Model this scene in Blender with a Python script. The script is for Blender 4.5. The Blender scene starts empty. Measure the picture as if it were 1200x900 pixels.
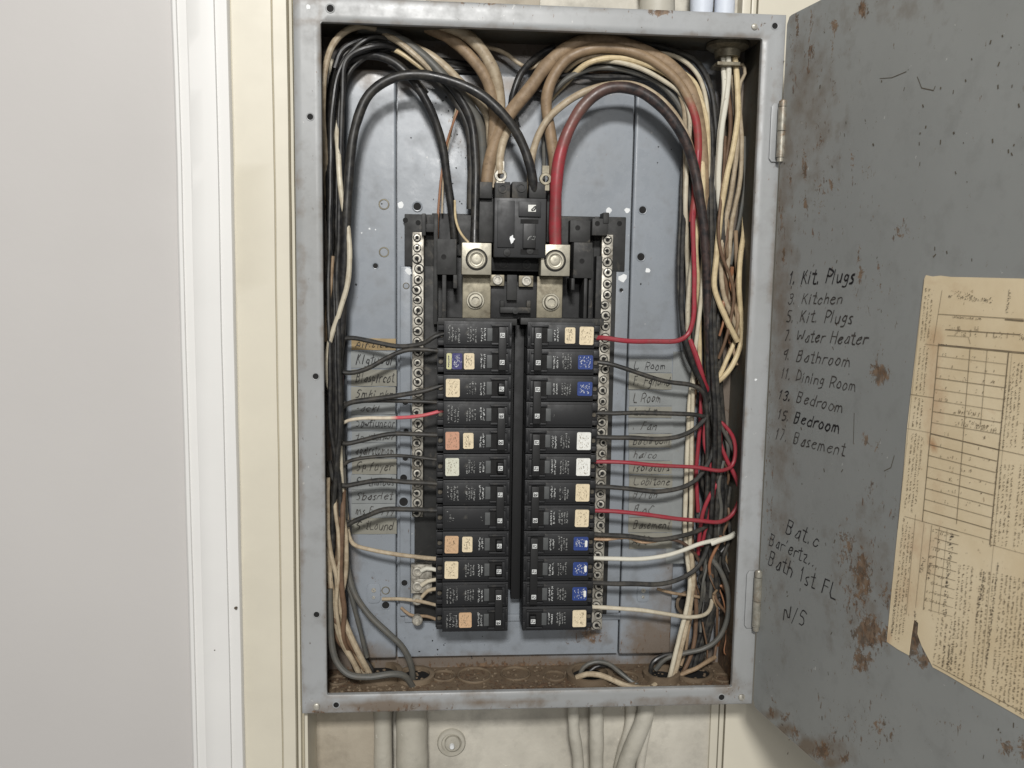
import bpy, bmesh, math, random
import numpy as np
from mathutils import Vector, Matrix, noise as mnoise
random.seed(7)
S = bpy.context.scene
C = S.collection

# ------------------------------------------------------------------ camera
CP = Vector((0.1058, -0.7744, 0.3793)); YAW, PITCH, ROLL, F = 0.0774, -0.1166, 0.0157, 1028.5
OW, OH, BD = 0.38, 0.5928, 0.0642             # opening width / height, box depth (metres)
fw = Vector((math.sin(YAW)*math.cos(PITCH), math.cos(YAW)*math.cos(PITCH), math.sin(PITCH)))
r0 = fw.cross(Vector((0, 0, 1))).normalized(); u0 = r0.cross(fw)
RT = math.cos(ROLL)*r0 + math.sin(ROLL)*u0
UP = -math.sin(ROLL)*r0 + math.cos(ROLL)*u0
cd = bpy.data.cameras.new('camera'); cam = bpy.data.objects.new('camera', cd); C.objects.link(cam)
M = Matrix((RT, UP, -fw)).transposed().to_4x4(); M.translation = CP
cam.matrix_world = M
cd.sensor_width = 36; cd.lens = 36*F/1200; cd.clip_start = .01; cd.clip_end = 50
S.camera = cam
# ------------------------------------------------------------------ light
S.view_settings.view_transform = 'Standard'; S.view_settings.look = 'None'
S.view_settings.exposure = 0.0; S.view_settings.gamma = 1
W = bpy.data.worlds.new('World'); S.world = W; W.use_nodes = True
W.node_tree.nodes['Background'].inputs[0].default_value = (1.0, .985, .96, 1)
W.node_tree.nodes['Background'].inputs[1].default_value = 0.25
def area(name, loc, target, size, power, col):
    l = bpy.data.lights.new(name, 'AREA'); l.shape = 'RECTANGLE'; l.size, l.size_y = size; l.energy = power; l.color = col
    o = bpy.data.objects.new(name, l); C.objects.link(o); o.location = loc
    o.rotation_euler = (Vector(target)-Vector(loc)).to_track_quat('-Z', 'Y').to_euler()
    return o
area('room_lamp', (-0.02, -2.0, 1.38), (.15, 0, .3), (.30, .20), 46, (1.0, .985, .96))
area('added_glare_light', (0.13, -2.2, .84), (.15, 0, .35), (.4, .12), 8, (1.0, .985, .96))  # added low light, no known fixture, for glare on pan and frame

# ------------------------------------------------------------------ helpers
def ray(px, py):
    return (RT*((px-600)/F) - UP*((py-450)/F) + fw)
def at(px, py, Y=0.0):
    d = ray(px, py); return CP + d*((Y-CP.y)/d.y)
def onz(px, py, Z):
    d = ray(px, py); return CP + d*((Z-CP.z)/d.z)
def onx(px, py, X):
    d = ray(px, py); return CP + d*((X-CP.x)/d.x)
def pix(P):
    d = Vector(P)-CP; z = d.dot(fw); return (600+F*d.dot(RT)/z, 450-F*d.dot(UP)/z)
DA = 1.3838; DD = Vector((math.cos(DA), -math.sin(DA), 0)); DH = Vector((0.3993, -.004, 0)); DN = Vector((-math.sin(DA), -math.cos(DA), 0))
def dr(px, py, off=0.0):                      # point on the open door's inner face
    d = ray(px, py); o = DH+DN*off
    return CP + d*((o-CP).dot(DN)/d.dot(DN))

def obj(name, vs, fs, m, parent=None, smooth=False, bev=0, label=None, mi=None, seg=2):
    me = bpy.data.meshes.new(name)
    off = Vector((0, 0, 0))
    if parent is not None:
        p = parent
        while p is not None: off = off + p.location; p = p.parent
    me.from_pydata([tuple(Vector(v)-off) for v in vs], [], fs)
    if isinstance(m, (list, tuple)):
        for q in m: me.materials.append(q)
        if mi: me.polygons.foreach_set('material_index', mi)
    elif m: me.materials.append(m)
    if bev:
        b = bmesh.new(); b.from_mesh(me)
        bmesh.ops.remove_doubles(b, verts=b.verts, dist=1e-7)
        es = [e for e in b.edges if len(e.link_faces) == 2 and e.calc_face_angle(0) > .5]
        bmesh.ops.bevel(b, geom=es, offset=bev, segments=seg, affect='EDGES', profile=.6)
        b.to_mesh(me); b.free()
    if smooth or bev:
        me.shade_smooth()
        try: me.set_sharp_from_angle(angle=math.radians(35))
        except Exception: pass
    o = bpy.data.objects.new(name, me); C.objects.link(o)
    if parent is not None: o.parent = parent
    if label: o['label'] = label
    return o
def thing(name, label, cat, loc, group=None):
    o = bpy.data.objects.new(name, None); C.objects.link(o); o.location = Vector(loc); o.empty_display_size = .01
    o['label'] = label; o['category'] = cat
    if group: o['group'] = group
    return o
def tag(o, label, cat, group=None):
    o['label'] = label; o['category'] = cat
    if group: o['group'] = group
    return o
def recentre(o):                              # put a single mesh thing's origin at its base
    me = o.data; co = np.empty(len(me.vertices)*3); me.vertices.foreach_get('co', co); co = co.reshape(-1, 3)
    c = Vector(((co[:, 0].min()+co[:, 0].max())/2, (co[:, 1].min()+co[:, 1].max())/2, co[:, 2].min()))
    me.transform(Matrix.Translation(-c)); o.location = o.location + c
    return o
class G:                                      # geometry collector
    def __init__(s): s.v = []; s.f = []
    def box(s, a, b):
        x0, y0, z0 = a; x1, y1, z1 = b
        if x0 > x1: x0, x1 = x1, x0
        if y0 > y1: y0, y1 = y1, y0
        if z0 > z1: z0, z1 = z1, z0
        n = len(s.v)
        s.v += [(x0,y0,z0),(x1,y0,z0),(x1,y1,z0),(x0,y1,z0),(x0,y0,z1),(x1,y0,z1),(x1,y1,z1),(x0,y1,z1)]
        s.f += [tuple(n+i for i in q) for q in ((0,3,2,1),(4,5,6,7),(0,1,5,4),(1,2,6,5),(2,3,7,6),(3,0,4,7))]
        return s
    def cyl(s, c, ax, r, h, n=16, r2=None, cap=True):   # from c along ax for h
        ax = Vector(ax).normalized(); c = Vector(c)
        e1 = ax.orthogonal().normalized(); e2 = ax.cross(e1); r2 = r if r2 is None else r2
        k = len(s.v)
        for j, (rr, hh) in enumerate(((r, 0), (r2, h))):
            for i in range(n):
                a = 2*math.pi*i/n
                s.v.append(tuple(c+ax*hh+(e1*math.cos(a)+e2*math.sin(a))*rr))
        for i in range(n):
            s.f.append((k+i, k+(i+1) % n, k+n+(i+1) % n, k+n+i))
        if cap: s.f.append(tuple(k+n+i for i in range(n))); s.f.append(tuple(k+n-1-i for i in range(n)))
        return s
    def lathe(s, c, ax, prof, n=20, close=False):                # prof = [(r, h)...]
        ax = Vector(ax).normalized(); c = Vector(c); e1 = ax.orthogonal().normalized(); e2 = ax.cross(e1)
        k = len(s.v)
        for r, h in prof:
            for i in range(n):
                a = 2*math.pi*i/n
                s.v.append(tuple(c+ax*h+(e1*math.cos(a)+e2*math.sin(a))*max(r, 1e-5)))
        m = len(prof)
        for j in range(m if close else m-1):
            for i in range(n):
                a, b = k+j*n, k+((j+1) % m)*n
                s.f.append((a+i, a+(i+1) % n, b+(i+1) % n, b+i))
        return s
    def prism(s, pts, y0, y1):                # pts in (x,z), extruded along Y
        n = len(s.v); m = len(pts)
        s.v += [(x, y0, z) for x, z in pts]+[(x, y1, z) for x, z in pts]
        s.f += [tuple(n+i for i in range(m)), tuple(n+m+m-1-i for i in range(m))]
        s.f += [(n+(i+1) % m, n+i, n+m+i, n+m+(i+1) % m) for i in range(m)]
        return s
    def quad(s, a, b, c, d):
        n = len(s.v); s.v += [tuple(a), tuple(b), tuple(c), tuple(d)]; s.f.append((n, n+1, n+2, n+3)); return s
    def make(s, name, m, parent=None, **k): return obj(name, s.v, s.f, m, parent, **k)

def catmull(P, step=.004):
    P = [Vector(p) for p in P]; Q = [P[0]*2-P[1]]+P+[P[-1]*2-P[-2]]; out = []
    for i in range(1, len(Q)-2):
        a, b, c, d = Q[i-1:i+3]; n = max(2, int((c-b).length/step))
        t0 = 0; t1 = max((b-a).length, 1e-5)**.5; t2 = t1+max((c-b).length, 1e-5)**.5; t3 = t2+max((d-c).length, 1e-5)**.5
        for j in range(n):
            t = t1+(t2-t1)*j/n
            A1 = a*((t1-t)/(t1-t0))+b*((t-t0)/(t1-t0)); A2 = b*((t2-t)/(t2-t1))+c*((t-t1)/(t2-t1)); A3 = c*((t3-t)/(t3-t2))+d*((t-t2)/(t3-t2))
            B1 = A1*((t2-t)/(t2-t0))+A2*((t-t0)/(t2-t0)); B2 = A2*((t3-t)/(t3-t1))+A3*((t-t1)/(t3-t1))
            out.append(B1*((t2-t)/(t2-t1))+B2*((t-t1)/(t2-t1)))
    out.append(P[-1].copy()); return out
def tube(name, P, r, m, parent=None, n=10, step=.004, rs=None, closed=False):
    pts = catmull(P, step); N = len(pts); vs = []; fs = []
    if name in ('wire', 'cable'):
        am = .0006 if name == 'wire' else .0009; sd_ = Vector((len(P)*1.7, r*3000, 0)); ff = 38 if name == 'wire' else 24
        pts = [p+mnoise.noise_vector(p*ff+sd_)*am*min(1, i/4, (N-1-i)/4) for i, p in enumerate(pts)]
    up = None; uv = []
    L = 0
    for i, p in enumerate(pts):
        t = (pts[min(i+1, N-1)]-pts[max(i-1, 0)]).normalized()
        if up is None: up = t.orthogonal().normalized()
        up = (up-t*up.dot(t)).normalized(); sd = t.cross(up)
        rr = r if rs is None else r*(rs[0]+(rs[1]-rs[0])*i/(N-1))
        rr *= 1+.09*mnoise.noise(p*90+Vector((r*9000, 0, 0)))
        for k in range(n):
            a = 2*math.pi*k/n; vs.append(p+(up*math.cos(a)+sd*math.sin(a))*rr)
    for i in range(N-1):
        for k in range(n):
            fs.append((i*n+k, i*n+(k+1) % n, (i+1)*n+(k+1) % n, (i+1)*n+k))
    fs += [tuple(n-1-k for k in range(n)), tuple((N-1)*n+k for k in range(n))]
    o = obj(name, vs, fs, m, parent, smooth=True)
    at_ = o.data.attributes.new('run', 'FLOAT', 'POINT'); at_.data.foreach_set('value', [i/(N-1) for i in range(N) for k in range(n)])
    return o

# ------------------------------------------------------------------ materials
def s2l(c):
    return tuple(((x/255)/12.92 if x/255 < .04045 else ((x/255+.055)/1.055)**2.4) for x in c)+(1,)
class NT:
    def __init__(s, name):
        s.m = bpy.data.materials.new(name); s.m.use_nodes = True; s.t = s.m.node_tree; s.b = s.t.nodes['Principled BSDF']
        s.co = s.t.nodes.new('ShaderNodeTexCoord').outputs['Object']
    def n(s, ty, **k):
        q = s.t.nodes.new(ty)
        for a, b in k.items(): setattr(q, a, b)
        return q
    def L(s, a, b): s.t.links.new(a, b)
    def noise(s, sc, det=4, rough=.55, dist=0, vec=None, scale3=None):
        q = s.n('ShaderNodeTexNoise'); q.inputs['Scale'].default_value = sc; q.inputs['Detail'].default_value = det
        q.inputs['Roughness'].default_value = rough; q.inputs['Distortion'].default_value = dist
        v = vec or s.co
        if scale3:
            mp = s.n('ShaderNodeMapping'); mp.inputs['Scale'].default_value = scale3; s.L(v, mp.inputs['Vector']); v = mp.outputs[0]
        s.L(v, q.inputs['Vector']); return q.outputs['Fac']
    def ramp(s, x, a, b, lo=0., hi=1.):
        q = s.n('ShaderNodeMapRange'); q.inputs[1].default_value = a; q.inputs[2].default_value = b
        q.inputs[3].default_value = lo; q.inputs[4].default_value = hi; q.clamp = True; s.L(x, q.inputs[0]); return q.outputs[0]
    def math(s, op, a, b=None):
        q = s.n('ShaderNodeMath', operation=op)
        for i, x in enumerate((a, b)):
            if x is None: continue
            if isinstance(x, (int, float)): q.inputs[i].default_value = x
            else: s.L(x, q.inputs[i])
        return q.outputs[0]
    def mix(s, f, a, b):
        q = s.n('ShaderNodeMix', data_type='RGBA')
        for i, x in ((0, f), (6, a), (7, b)):
            if isinstance(x, (int, float, tuple)): q.inputs[i].default_value = x
            else: s.L(x, q.inputs[i])
        return q.outputs[2]
    def attr(s, nm): return s.n('ShaderNodeAttribute', attribute_name=nm).outputs['Fac']
    def set(s, col=None, rough=None, metal=None, bump=None, bs=.3, bd=.0005, spec=None):
        for k, x in (('Base Color', col), ('Roughness', rough), ('Metallic', metal), ('Specular IOR Level', spec)):
            if x is None: continue
            if isinstance(x, (int, float, tuple)): s.b.inputs[k].default_value = x
            else: s.L(x, s.b.inputs[k])
        if bump is not None:
            q = s.n('ShaderNodeBump'); q.inputs['Strength'].default_value = bs; q.inputs['Distance'].default_value = bd
            s.L(bump, q.inputs['Height']); s.L(q.outputs[0], s.b.inputs['Normal'])
        return s.m

def painted(name, col, dark, rough=.42, grime=.5, rust_thr=.60, speck=True, rustc=(84, 68, 51), bs=.12):
    """painted sheet metal: tone drift, grime speckle, scratches, rust from the 'stain' attribute"""
    t = NT(name)
    a = t.noise(7, 5, .6); f = t.noise(55, 5, .6); g = t.noise(240, 4, .65)
    c = t.mix(t.ramp(a, .3, .72), s2l(col), s2l(dark))
    c = t.mix(t.ramp(f, .52, .8, 0, grime), c, s2l(tuple(int(x*.55) for x in (dark[0]+8, dark[1], dark[2]-10))))
    if speck:
        c = t.mix(t.ramp(g, .72, .76, 0, .75), c, s2l((66, 56, 46)))
        g2 = t.noise(150, 3, .6, vec=None, scale3=(1.1, 1.1, .9)); c = t.mix(t.ramp(g2, .735, .75, 0, .6), c, s2l((190, 190, 186)))
    st = t.attr('stain'); dt = t.attr('dirt')
    c = t.mix(t.ramp(t.math('ADD', dt, t.math('MULTIPLY', t.math('SUBTRACT', f, .5), .9)), .25, .75, 0, .8), c, s2l((104, 88, 70)))
    rn = t.noise(130, 9, .78, .8)
    k = t.ramp(t.math('ADD', st, t.math('MULTIPLY', t.math('SUBTRACT', rn, .5), 3.0)), rust_thr, rust_thr+.14)
    rc = t.mix(t.ramp(t.noise(160, 5), .42, .58), s2l(rustc), s2l((120, 95, 70)))
    c = t.mix(t.math('MULTIPLY', k, .85), c, rc)
    v1 = t.noise(210, 5, .7, .3, scale3=(1.2, 1.2, .55)); k1 = t.ramp(t.math('ADD', v1, t.math('MULTIPLY', t.math('ADD', st, t.math('MULTIPLY', dt, .35)), .16)), .672, .702)
    c = t.mix(t.math('MULTIPLY', k1, .8), c, t.mix(t.ramp(g, .4, .6), s2l((70, 56, 44)), s2l((112, 84, 60))))
    ro = t.math('ADD', t.ramp(f, .3, .8, rough-.08, rough+.16), t.math('MULTIPLY', k, .35))
    return t.set(c, ro, 0, t.math('SUBTRACT', t.noise(35, 4), t.math('MULTIPLY', k, .6)), bs, .0007)
def plain(name, col, rough=.5, metal=0., var=.12, sc=90, bs=.08, dirt=None, dthr=.55, col2=None):
    t = NT(name); f = t.noise(sc, 5, .6)
    d = tuple(int(x*(1-var*2)) for x in col)
    c = t.mix(t.ramp(f, .3, .75), s2l(col), s2l(col2 or d))
    if dirt: c = t.mix(t.ramp(t.noise(sc*.5, 6, .7, .6), dthr, dthr+.18, 0, .8), c, s2l(dirt))
    return t.set(c, t.ramp(f, .3, .8, rough-.07, rough+.12), metal, f, bs, .0004)
def wiremat(name, col, dust, rough=.42, amt=.55, second=None, split=.5, spec=.5, mid=None):
    t = NT(name); f = t.noise(140, 5, .65); g = t.noise(28, 4, .6)
    base = s2l(col)
    if second:
        k = t.ramp(t.math('ADD', t.attr('run'), t.math('MULTIPLY', t.math('SUBTRACT', g, .5), .25)), split-.03, split+.04)
        base = s2l(col)
        if mid:
            k0 = t.ramp(t.math('ADD', t.attr('run'), t.math('MULTIPLY', t.math('SUBTRACT', g, .5), .2)), split-.16, split-.06)
            base = t.mix(k0, s2l(col), s2l(mid))
        base = t.mix(k, base, s2l(second))
    c = t.mix(t.ramp(f, .42, .78, 0, amt), base, s2l(dust))
    c = t.mix(t.ramp(g, .5, .75, 0, amt*.7), c, s2l(tuple(int(x*.8) for x in dust)))
    c = t.mix(t.ramp(t.noise(420, 3), .66, .72, 0, .5), c, s2l((46, 40, 34)))
    return t.set(c, t.ramp(f, .3, .8, rough-.08, rough+.2), 0, f, .12, .0004, spec)

m_frame = painted('frame_paint', (154, 156, 157), (140, 141, 140), .36, .28, .62)
m_pan = painted('pan_paint', (140, 146, 153), (125, 130, 135), .29, .4, .6, bs=.35)
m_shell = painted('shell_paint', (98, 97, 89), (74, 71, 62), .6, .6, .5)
m_floor = painted('rusty_floor', (122, 107, 88), (92, 77, 60), .7, .8, .62, rustc=(78, 58, 42), bs=.7)
m_door = painted('door_paint', (141, 143, 141), (131, 133, 131), .42, .22, .6)
m_black = plain('black_plastic', (27, 28, 30), .5, 0, .2, 120, .1, dirt=(88, 84, 76), dthr=.64)
m_blackd = plain('dusty_black_plastic', (38, 38, 37), .6, 0, .22, 80, .15, dirt=(96, 90, 80), dthr=.56)
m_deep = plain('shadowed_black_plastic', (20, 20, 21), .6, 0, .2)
m_toggle = plain('toggle_plastic', (20, 20, 21), .5, 0, .15)
m_grey = plain('grey_window_plastic', (84, 86, 86), .5, 0, .15)
m_alu = plain('aluminium', (178, 173, 157), .42, .55, .12, 160, .25, dirt=(120, 108, 88), dthr=.58)
m_alud = plain('dull_plated_metal', (150, 143, 124), .5, .45, .15, 110, .25, dirt=(84, 74, 58), dthr=.5)
m_bar = plain('neutral_bar_metal', (200, 195, 182), .45, .4, .2, 200, .4, dirt=(74, 66, 54), dthr=.46)
m_screw = plain('screw_metal', (200, 196, 184), .42, .35, .2, 300, .2, dirt=(70, 62, 50), dthr=.55)
m_screwd = plain('dirty_screw_metal', (112, 106, 94), .5, .5, .2, 300, .2, dirt=(50, 44, 36), dthr=.5)
m_hole = plain('dark_hole', (14, 13, 12), .8)
m_hinge = plain('hinge_metal', (166, 162, 150), .42, .35, .16, 150, .2, dirt=(110, 82, 54), dthr=.50)
m_chip = plain('bare_chip', (226, 228, 228), .5, 0, .05)
m_copper = plain('copper', (150, 112, 86), .45, .5, .2)
m_wall = plain('grey_wall_paint', (187, 184, 181), .6, 0, .02, 2.2, .0)
_t = m_wall.node_tree; _n = _t.nodes.new('ShaderNodeTexNoise'); _n.inputs['Scale'].default_value = 130; _n.inputs['Detail'].default_value = 5
_c = _t.nodes.new('ShaderNodeTexCoord'); _t.links.new(_c.outputs['Object'], _n.inputs['Vector']); _b = _t.nodes.new('ShaderNodeBump'); _b.inputs['Strength'].default_value = .08; _b.inputs['Distance'].default_value = .0012
_t.links.new(_n.outputs['Fac'], _b.inputs['Height']); _t.links.new(_b.outputs[0], _t.nodes['Principled BSDF'].inputs['Normal'])
m_white = plain('white_gloss_paint', (219, 218, 215), .38, 0, .02, 9, .06)
m_cream = plain('cream_paint', (207, 201, 184), .42, 0, .025, 12, .1)
def patchy(name, a, b, chip):
    t = NT(name); f = t.noise(9, 5, .6); g = t.noise(70, 7, .7, .5); h = t.noise(30, 6, .65)
    c = t.mix(t.ramp(f, .35, .65), s2l(a), s2l(b))
    c = t.mix(t.ramp(h, .5, .75, 0, .6), c, s2l(tuple(int(x*.78) for x in b)))
    c = t.mix(t.ramp(g, .66, .69, 0, .8), c, s2l(chip))
    return t.set(c, t.ramp(h, .3, .8, .45, .75), 0, t.math('ADD', g, h), .45, .0016)
m_recess = patchy('peeling_cream_paint', (202, 197, 184), (174, 169, 157), (222, 217, 203))
m_mottle = patchy('mottled_grimy_paint', (176, 167, 150), (150, 140, 124), (206, 200, 188))
m_pipe = patchy('painted_conduit', (184, 180, 168), (164, 159, 146), (210, 208, 200))
m_pipew = patchy('pale_conduit', (206, 212, 222), (190, 196, 206), (222, 222, 220))
m_ink = plain('ink', (34, 32, 34), .6, 0, .1)
m_inkf = plain('faded_ink', (70, 66, 62), .7, 0, .1)
m_inkp = plain('printed_ink', (138, 123, 99), .8, 0, .15)
m_inkb = plain('bold_printed_ink', (78, 70, 60), .8, 0, .1)
m_print = plain('white_print', (226, 228, 226), .6, 0, .1, 900)
m_printd = plain('worn_white_print', (184, 185, 182), .6, 0, .2, 900)
def paperm():
    t = NT('aged_paper'); f = t.noise(14, 5, .6); g = t.noise(60, 6, .7)
    c = t.mix(t.ramp(f, .35, .7), s2l((224, 208, 176)), s2l((206, 186, 150)))
    c = t.mix(t.ramp(t.math('ADD', t.attr('stain'), t.math('MULTIPLY', t.math('SUBTRACT', g, .5), .7)), .35, .95, 0, .75), c, s2l((170, 122, 82)))
    c = t.mix(t.ramp(t.noise(260, 4), .66, .74, 0, .5), c, s2l((130, 104, 74)))
    return t.set(c, .75, 0, g, .3, .0006)
m_paper = paperm()
def stick(name, c, d=None): return plain(name, c, .6, 0, .05, 500, .05, dirt=d or tuple(int(x*.6) for x in c), dthr=.58)
m_scream = stick('cream_sticker', (222, 206, 174)); m_swhite = stick('white_sticker', (228, 228, 222)); m_sorange = stick('faded_orange_sticker', (196, 148, 122))
m_stan = stick('tan_sticker', (200, 166, 130)); m_sblue = stick('blue_sticker', (34, 58, 122), (120, 146, 200)); m_snavy = stick('navy_sticker', (52, 50, 104), (190, 190, 200))
m_syel = stick('yellow_sticker', (198, 196, 150)); m_spale = stick('pale_sticker', (208, 208, 190))
m_tape = plain('grey_label_tape', (134, 137, 136), .6, 0, .04, 60, .3, dirt=(120, 112, 98), dthr=.6)
m_tapet = plain('yellowed_label_tape', (136, 134, 123), .6, 0, .05, 60, .3, dirt=(120, 108, 88), dthr=.58)
m_tapey = plain('yellow_tape', (160, 138, 98), .6, 0, .08, 60, .3, dirt=(100, 80, 50), dthr=.6)
w_black = wiremat('black_insulation', (30, 30, 31), (84, 80, 72), .36, .5)
w_blackd = wiremat('dusty_black_insulation', (36, 36, 35), (92, 86, 76), .48, .65)
w_grey = wiremat('grey_sheath', (84, 84, 80), (104, 97, 85), .5, .6)
w_white = wiremat('white_insulation', (196, 188, 168), (150, 132, 106), .42, .6)
w_bright = wiremat('clean_white_insulation', (206, 203, 190), (200, 190, 170), .38, .4)
w_cream = wiremat('yellowed_insulation', (206, 188, 150), (140, 116, 84), .42, .6)
w_tan = wiremat('tan_cloth_insulation', (148, 126, 100), (98, 80, 60), .6, .8)
w_tanl = wiremat('pale_tan_insulation', (176, 162, 138), (120, 98, 72), .5, .8)
w_brown = wiremat('brown_insulation', (108, 84, 64), (70, 52, 38), .6, .7)
w_red = wiremat('red_insulation', (146, 44, 56), (118, 70, 66), .4, .5)
w_pink = wiremat('red_fading_to_white_insulation', (196, 82, 92), (150, 120, 104), .42, .5, (206, 196, 176), .42)
w_redblack = wiremat('red_then_black_insulation', (148, 50, 58), (96, 72, 64), .4, .7, (34, 33, 34), .32, .5, (104, 80, 72))
w_tanred = wiremat('tan_then_red_insulation', (146, 124, 98), (100, 80, 60), .5, .7, (152, 46, 54), .70)
w_copper = wiremat('bare_copper_wire', (150, 106, 78), (110, 84, 60), .4, .6)

# ------------------------------------------------------------------ setting: wall, casing, boards
ZB, ZT = -.30, 1.02
def profile(name, pts, m, parent=None, depth=.05, **k):      # pts = [(pixel column at mid height, Y)], extruded vertically
    P = [(at(px, 450, Y).x, Y) for px, Y in pts]
    P = P+[(P[-1][0], P[-1][1]+depth), (P[0][0], P[-1][1]+depth)]
    v = []; n = len(P); NZ = 90
    for k_ in range(NZ+1):
        z = ZB+(ZT-ZB)*k_/NZ; dx = .0007*mnoise.noise(Vector((P[0][0]*9, 0, z*5))); v += [(x+dx+.00025*mnoise.noise(Vector((x*60, 3, z*16))), y+.0003*mnoise.noise(Vector((x*50, 9, z*14))), z) for x, y in P]
    f = [(k_*n+i, k_*n+(i+1) % n, (k_+1)*n+(i+1) % n, (k_+1)*n+i) for k_ in range(NZ) for i in range(n)]+[tuple(range(n-1, -1, -1)), tuple(range(NZ*n, NZ*n+n))]
    return obj(name, v, f, m, parent, **k)
g = G(); g.box((-.9, .014, ZB), (at(216, 450, .014).x, .06, ZT)); o = g.make('wall', m_wall); o['kind'] = 'structure'
cas = profile('door_casing', [(213, .014), (213, .003), (215, .001), (218.5, .001), (220, .0028), (230, .0026), (231.5, .0015), (246, .0008), (260.5, .001), (262, .0032), (275, .003), (277, .005)], m_white, smooth=True, depth=.02)
tag(recentre(cas), 'glossy white moulded door casing between grey wall and cream board', 'trim')
lb = profile('wall_board', [(276, .012), (280, .0095), (324, .0095), (325.2, .0115), (326.4, .0095), (341, .0095), (342.5, .012)], m_cream, smooth=True, depth=.05)
ck = G(); ribbon_pts = [(306, 45), (304, 62), (302, 80), (299, 92), (300, 98), (304, 101)]
for i_ in range(len(ribbon_pts)-1):
    a_, b__ = at(*ribbon_pts[i_], .0090), at(*ribbon_pts[i_+1], .0090); ck.quad(a_, b__, b__+Vector((.0004, 0, 0)), a_+Vector((.0004, 0, 0)))
for (px_, py_, q_) in ((322, 196, .0006), (312, 300, .0004), (292, 748, .0008), (306, 700, .0005), (331, 610, .0005)):
    c_ = at(px_, py_, .0091); ck.prism([(c_.x+q_*math.cos(k*1.2), c_.z+q_*.7*math.sin(k*1.2)) for k in range(5)], .0089, .0094)
ck.make('crack', plain('crack_shade', (128, 118, 98), .8), lb)
ch = G()
for (px_, py_, q_) in ((276, 713, .0015), (251.5, 762, .0006)):
    c_ = at(px_, py_, .0006); ch.prism([(c_.x+q_*math.cos(k*1.2+.4)*(.6 if k % 2 else 1), c_.z+q_*.7*math.sin(k*1.2+.4)) for k in range(5)], .0003, .0035)
ch.make('paint_chip', plain('bare_wood_chip', (92, 80, 66), .8), cas)
tag(recentre(lb), 'cream painted vertical board left of the electrical panel', 'board')
ls = profile('edge_strip', [(343.5, .022), (344.5, .012), (347.5, .0115), (349, .018), (351, .02), (352.5, .013), (356, .013)], m_cream, smooth=True, depth=.06)
tag(recentre(ls), 'thin cream strip squeezed between board and left side of panel', 'trim')
g = G(); g.box((at(340, 450, .085).x, .085, ZB), (at(930, 450, .085).x, .11, ZT)); o = g.make('recess_wall', m_recess); o['kind'] = 'structure'
def vstrip(name, x0, x1, y0, y1, m, **k):
    g = G(); g.box((x0, y0, ZB), (x1, y1, ZT)); return g.make(name, m, **k)
# right-hand recess edge: groove strips and cream board behind the open door
xr = at(836, 860, .072).x
rs1 = vstrip('edge_strip', xr-.004, xr+.004, .070, .086, m_cream, bev=.0008); tag(recentre(rs1), 'cream edge strip right of the conduits, below and above the panel', 'trim')
rs2 = vstrip('trim_strip', xr+.0052, xr+.010, .0705, .086, m_cream, bev=.0012); tag(recentre(rs2), 'narrow white bead strip beside the right cream wall', 'trim')
o = vstrip('cream_wall', xr+.0112, .95, .069, .12, m_cream); o['kind'] = 'structure'
# back slabs seen in the recess (painted backboards)
def slab(px0, px1, py0, py1, Y, th, m, label, name='backing_board', bev=.0012):
    a = at(px0, py0, Y); b = at(px1, py1, Y)
    g = G(); g.box((a.x, Y, min(a.z, b.z)), (b.x, Y+th, max(a.z, b.z))); o = g.make(name, m, bev=bev)
    return tag(recentre(o), label, 'board')
slab(357, 440, 760, 1010, .068, .0165, m_mottle, 'mottled cream backing board below the panel left corner')
slab(705, 833, 760, 1010, .074, .0108, m_recess, 'smooth cream backing board below the panel behind bent conduit')
slab(500, 632, -150, 40, .07, .0148, m_mottle, 'grimy backing board above the middle of the panel')

# conduits
def conduit(P, r, m, label, group=None):
    o = tube('conduit', P, r, m, n=24, step=.01); recentre(o); return tag(o, label, 'conduit', group)
def vc(px, py, Y, z): a = at(px, py, Y); return Vector((a.x, Y, z))
conduit([vc(449, 870, .07, -.022), vc(449, 870, .07, -.1), vc(451, 870, .07, -.3)], .0095, m_pipe, 'painted conduit hugging the mottled board, leftmost below the panel')
conduit([vc(482, 870, .066, -.022), vc(483, 870, .066, -.12), vc(484, 870, .066, -.3)], .0155, m_pipe, 'wide painted conduit below the panel left of the round clamp')
conduit([at(672, 822, .058), at(672, 838, .058), at(673, 860, .058), at(677, 885, .06), at(678, 1010, .06)], .0058, m_pipe, 'thin bent conduit below the panel right of the round clamp')
conduit([at(699, 820, .058), at(699, 836, .058), at(699, 870, .058), at(699, 1010, .058)], .0072, m_pipe, 'straight grey conduit below the panel beside the thin bent one')
conduit([at(741, 822, .066), at(741, 838, .066), at(739, 858, .066), at(729, 890, .066), at(720, 1010, .066)], .0072, m_recess, 'cream conduit half hidden behind the slanting conduit')
conduit([at(757, 818, .05), at(757, 834, .05), at(752, 850, .05), at(741, 876, .052), at(731, 905, .054), at(718, 1010, .056)], .0088, m_pipe, 'slanting conduit with a rusty top below the right half of the panel')
conduit([at(762, 814, .066), at(762, 830, .066), at(757, 858, .066), at(750, 900, .066), at(747, 1010, .066)], .0045, m_recess, 'thin cream pipe right of the slanting conduit')
zt0 = OH+.012
conduit([vc(770, 4, .06, zt0), vc(770, 4, .06, .75), vc(770, 4, .06, 1.0)], .0165, m_pipe, 'wide grey conduit entering the panel top at the rust patch')
conduit([vc(822, 6, .055, zt0), vc(822, 6, .055, .75), vc(822, 6, .055, 1.0)], .0105, m_pipew, 'left of two pale blue conduits above the panel')
conduit([vc(849, 6, .055, zt0), vc(849, 6, .055, .75), vc(849, 6, .055, 1.0)], .0095, m_pipew, 'right of two pale blue conduits above the panel')
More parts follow.
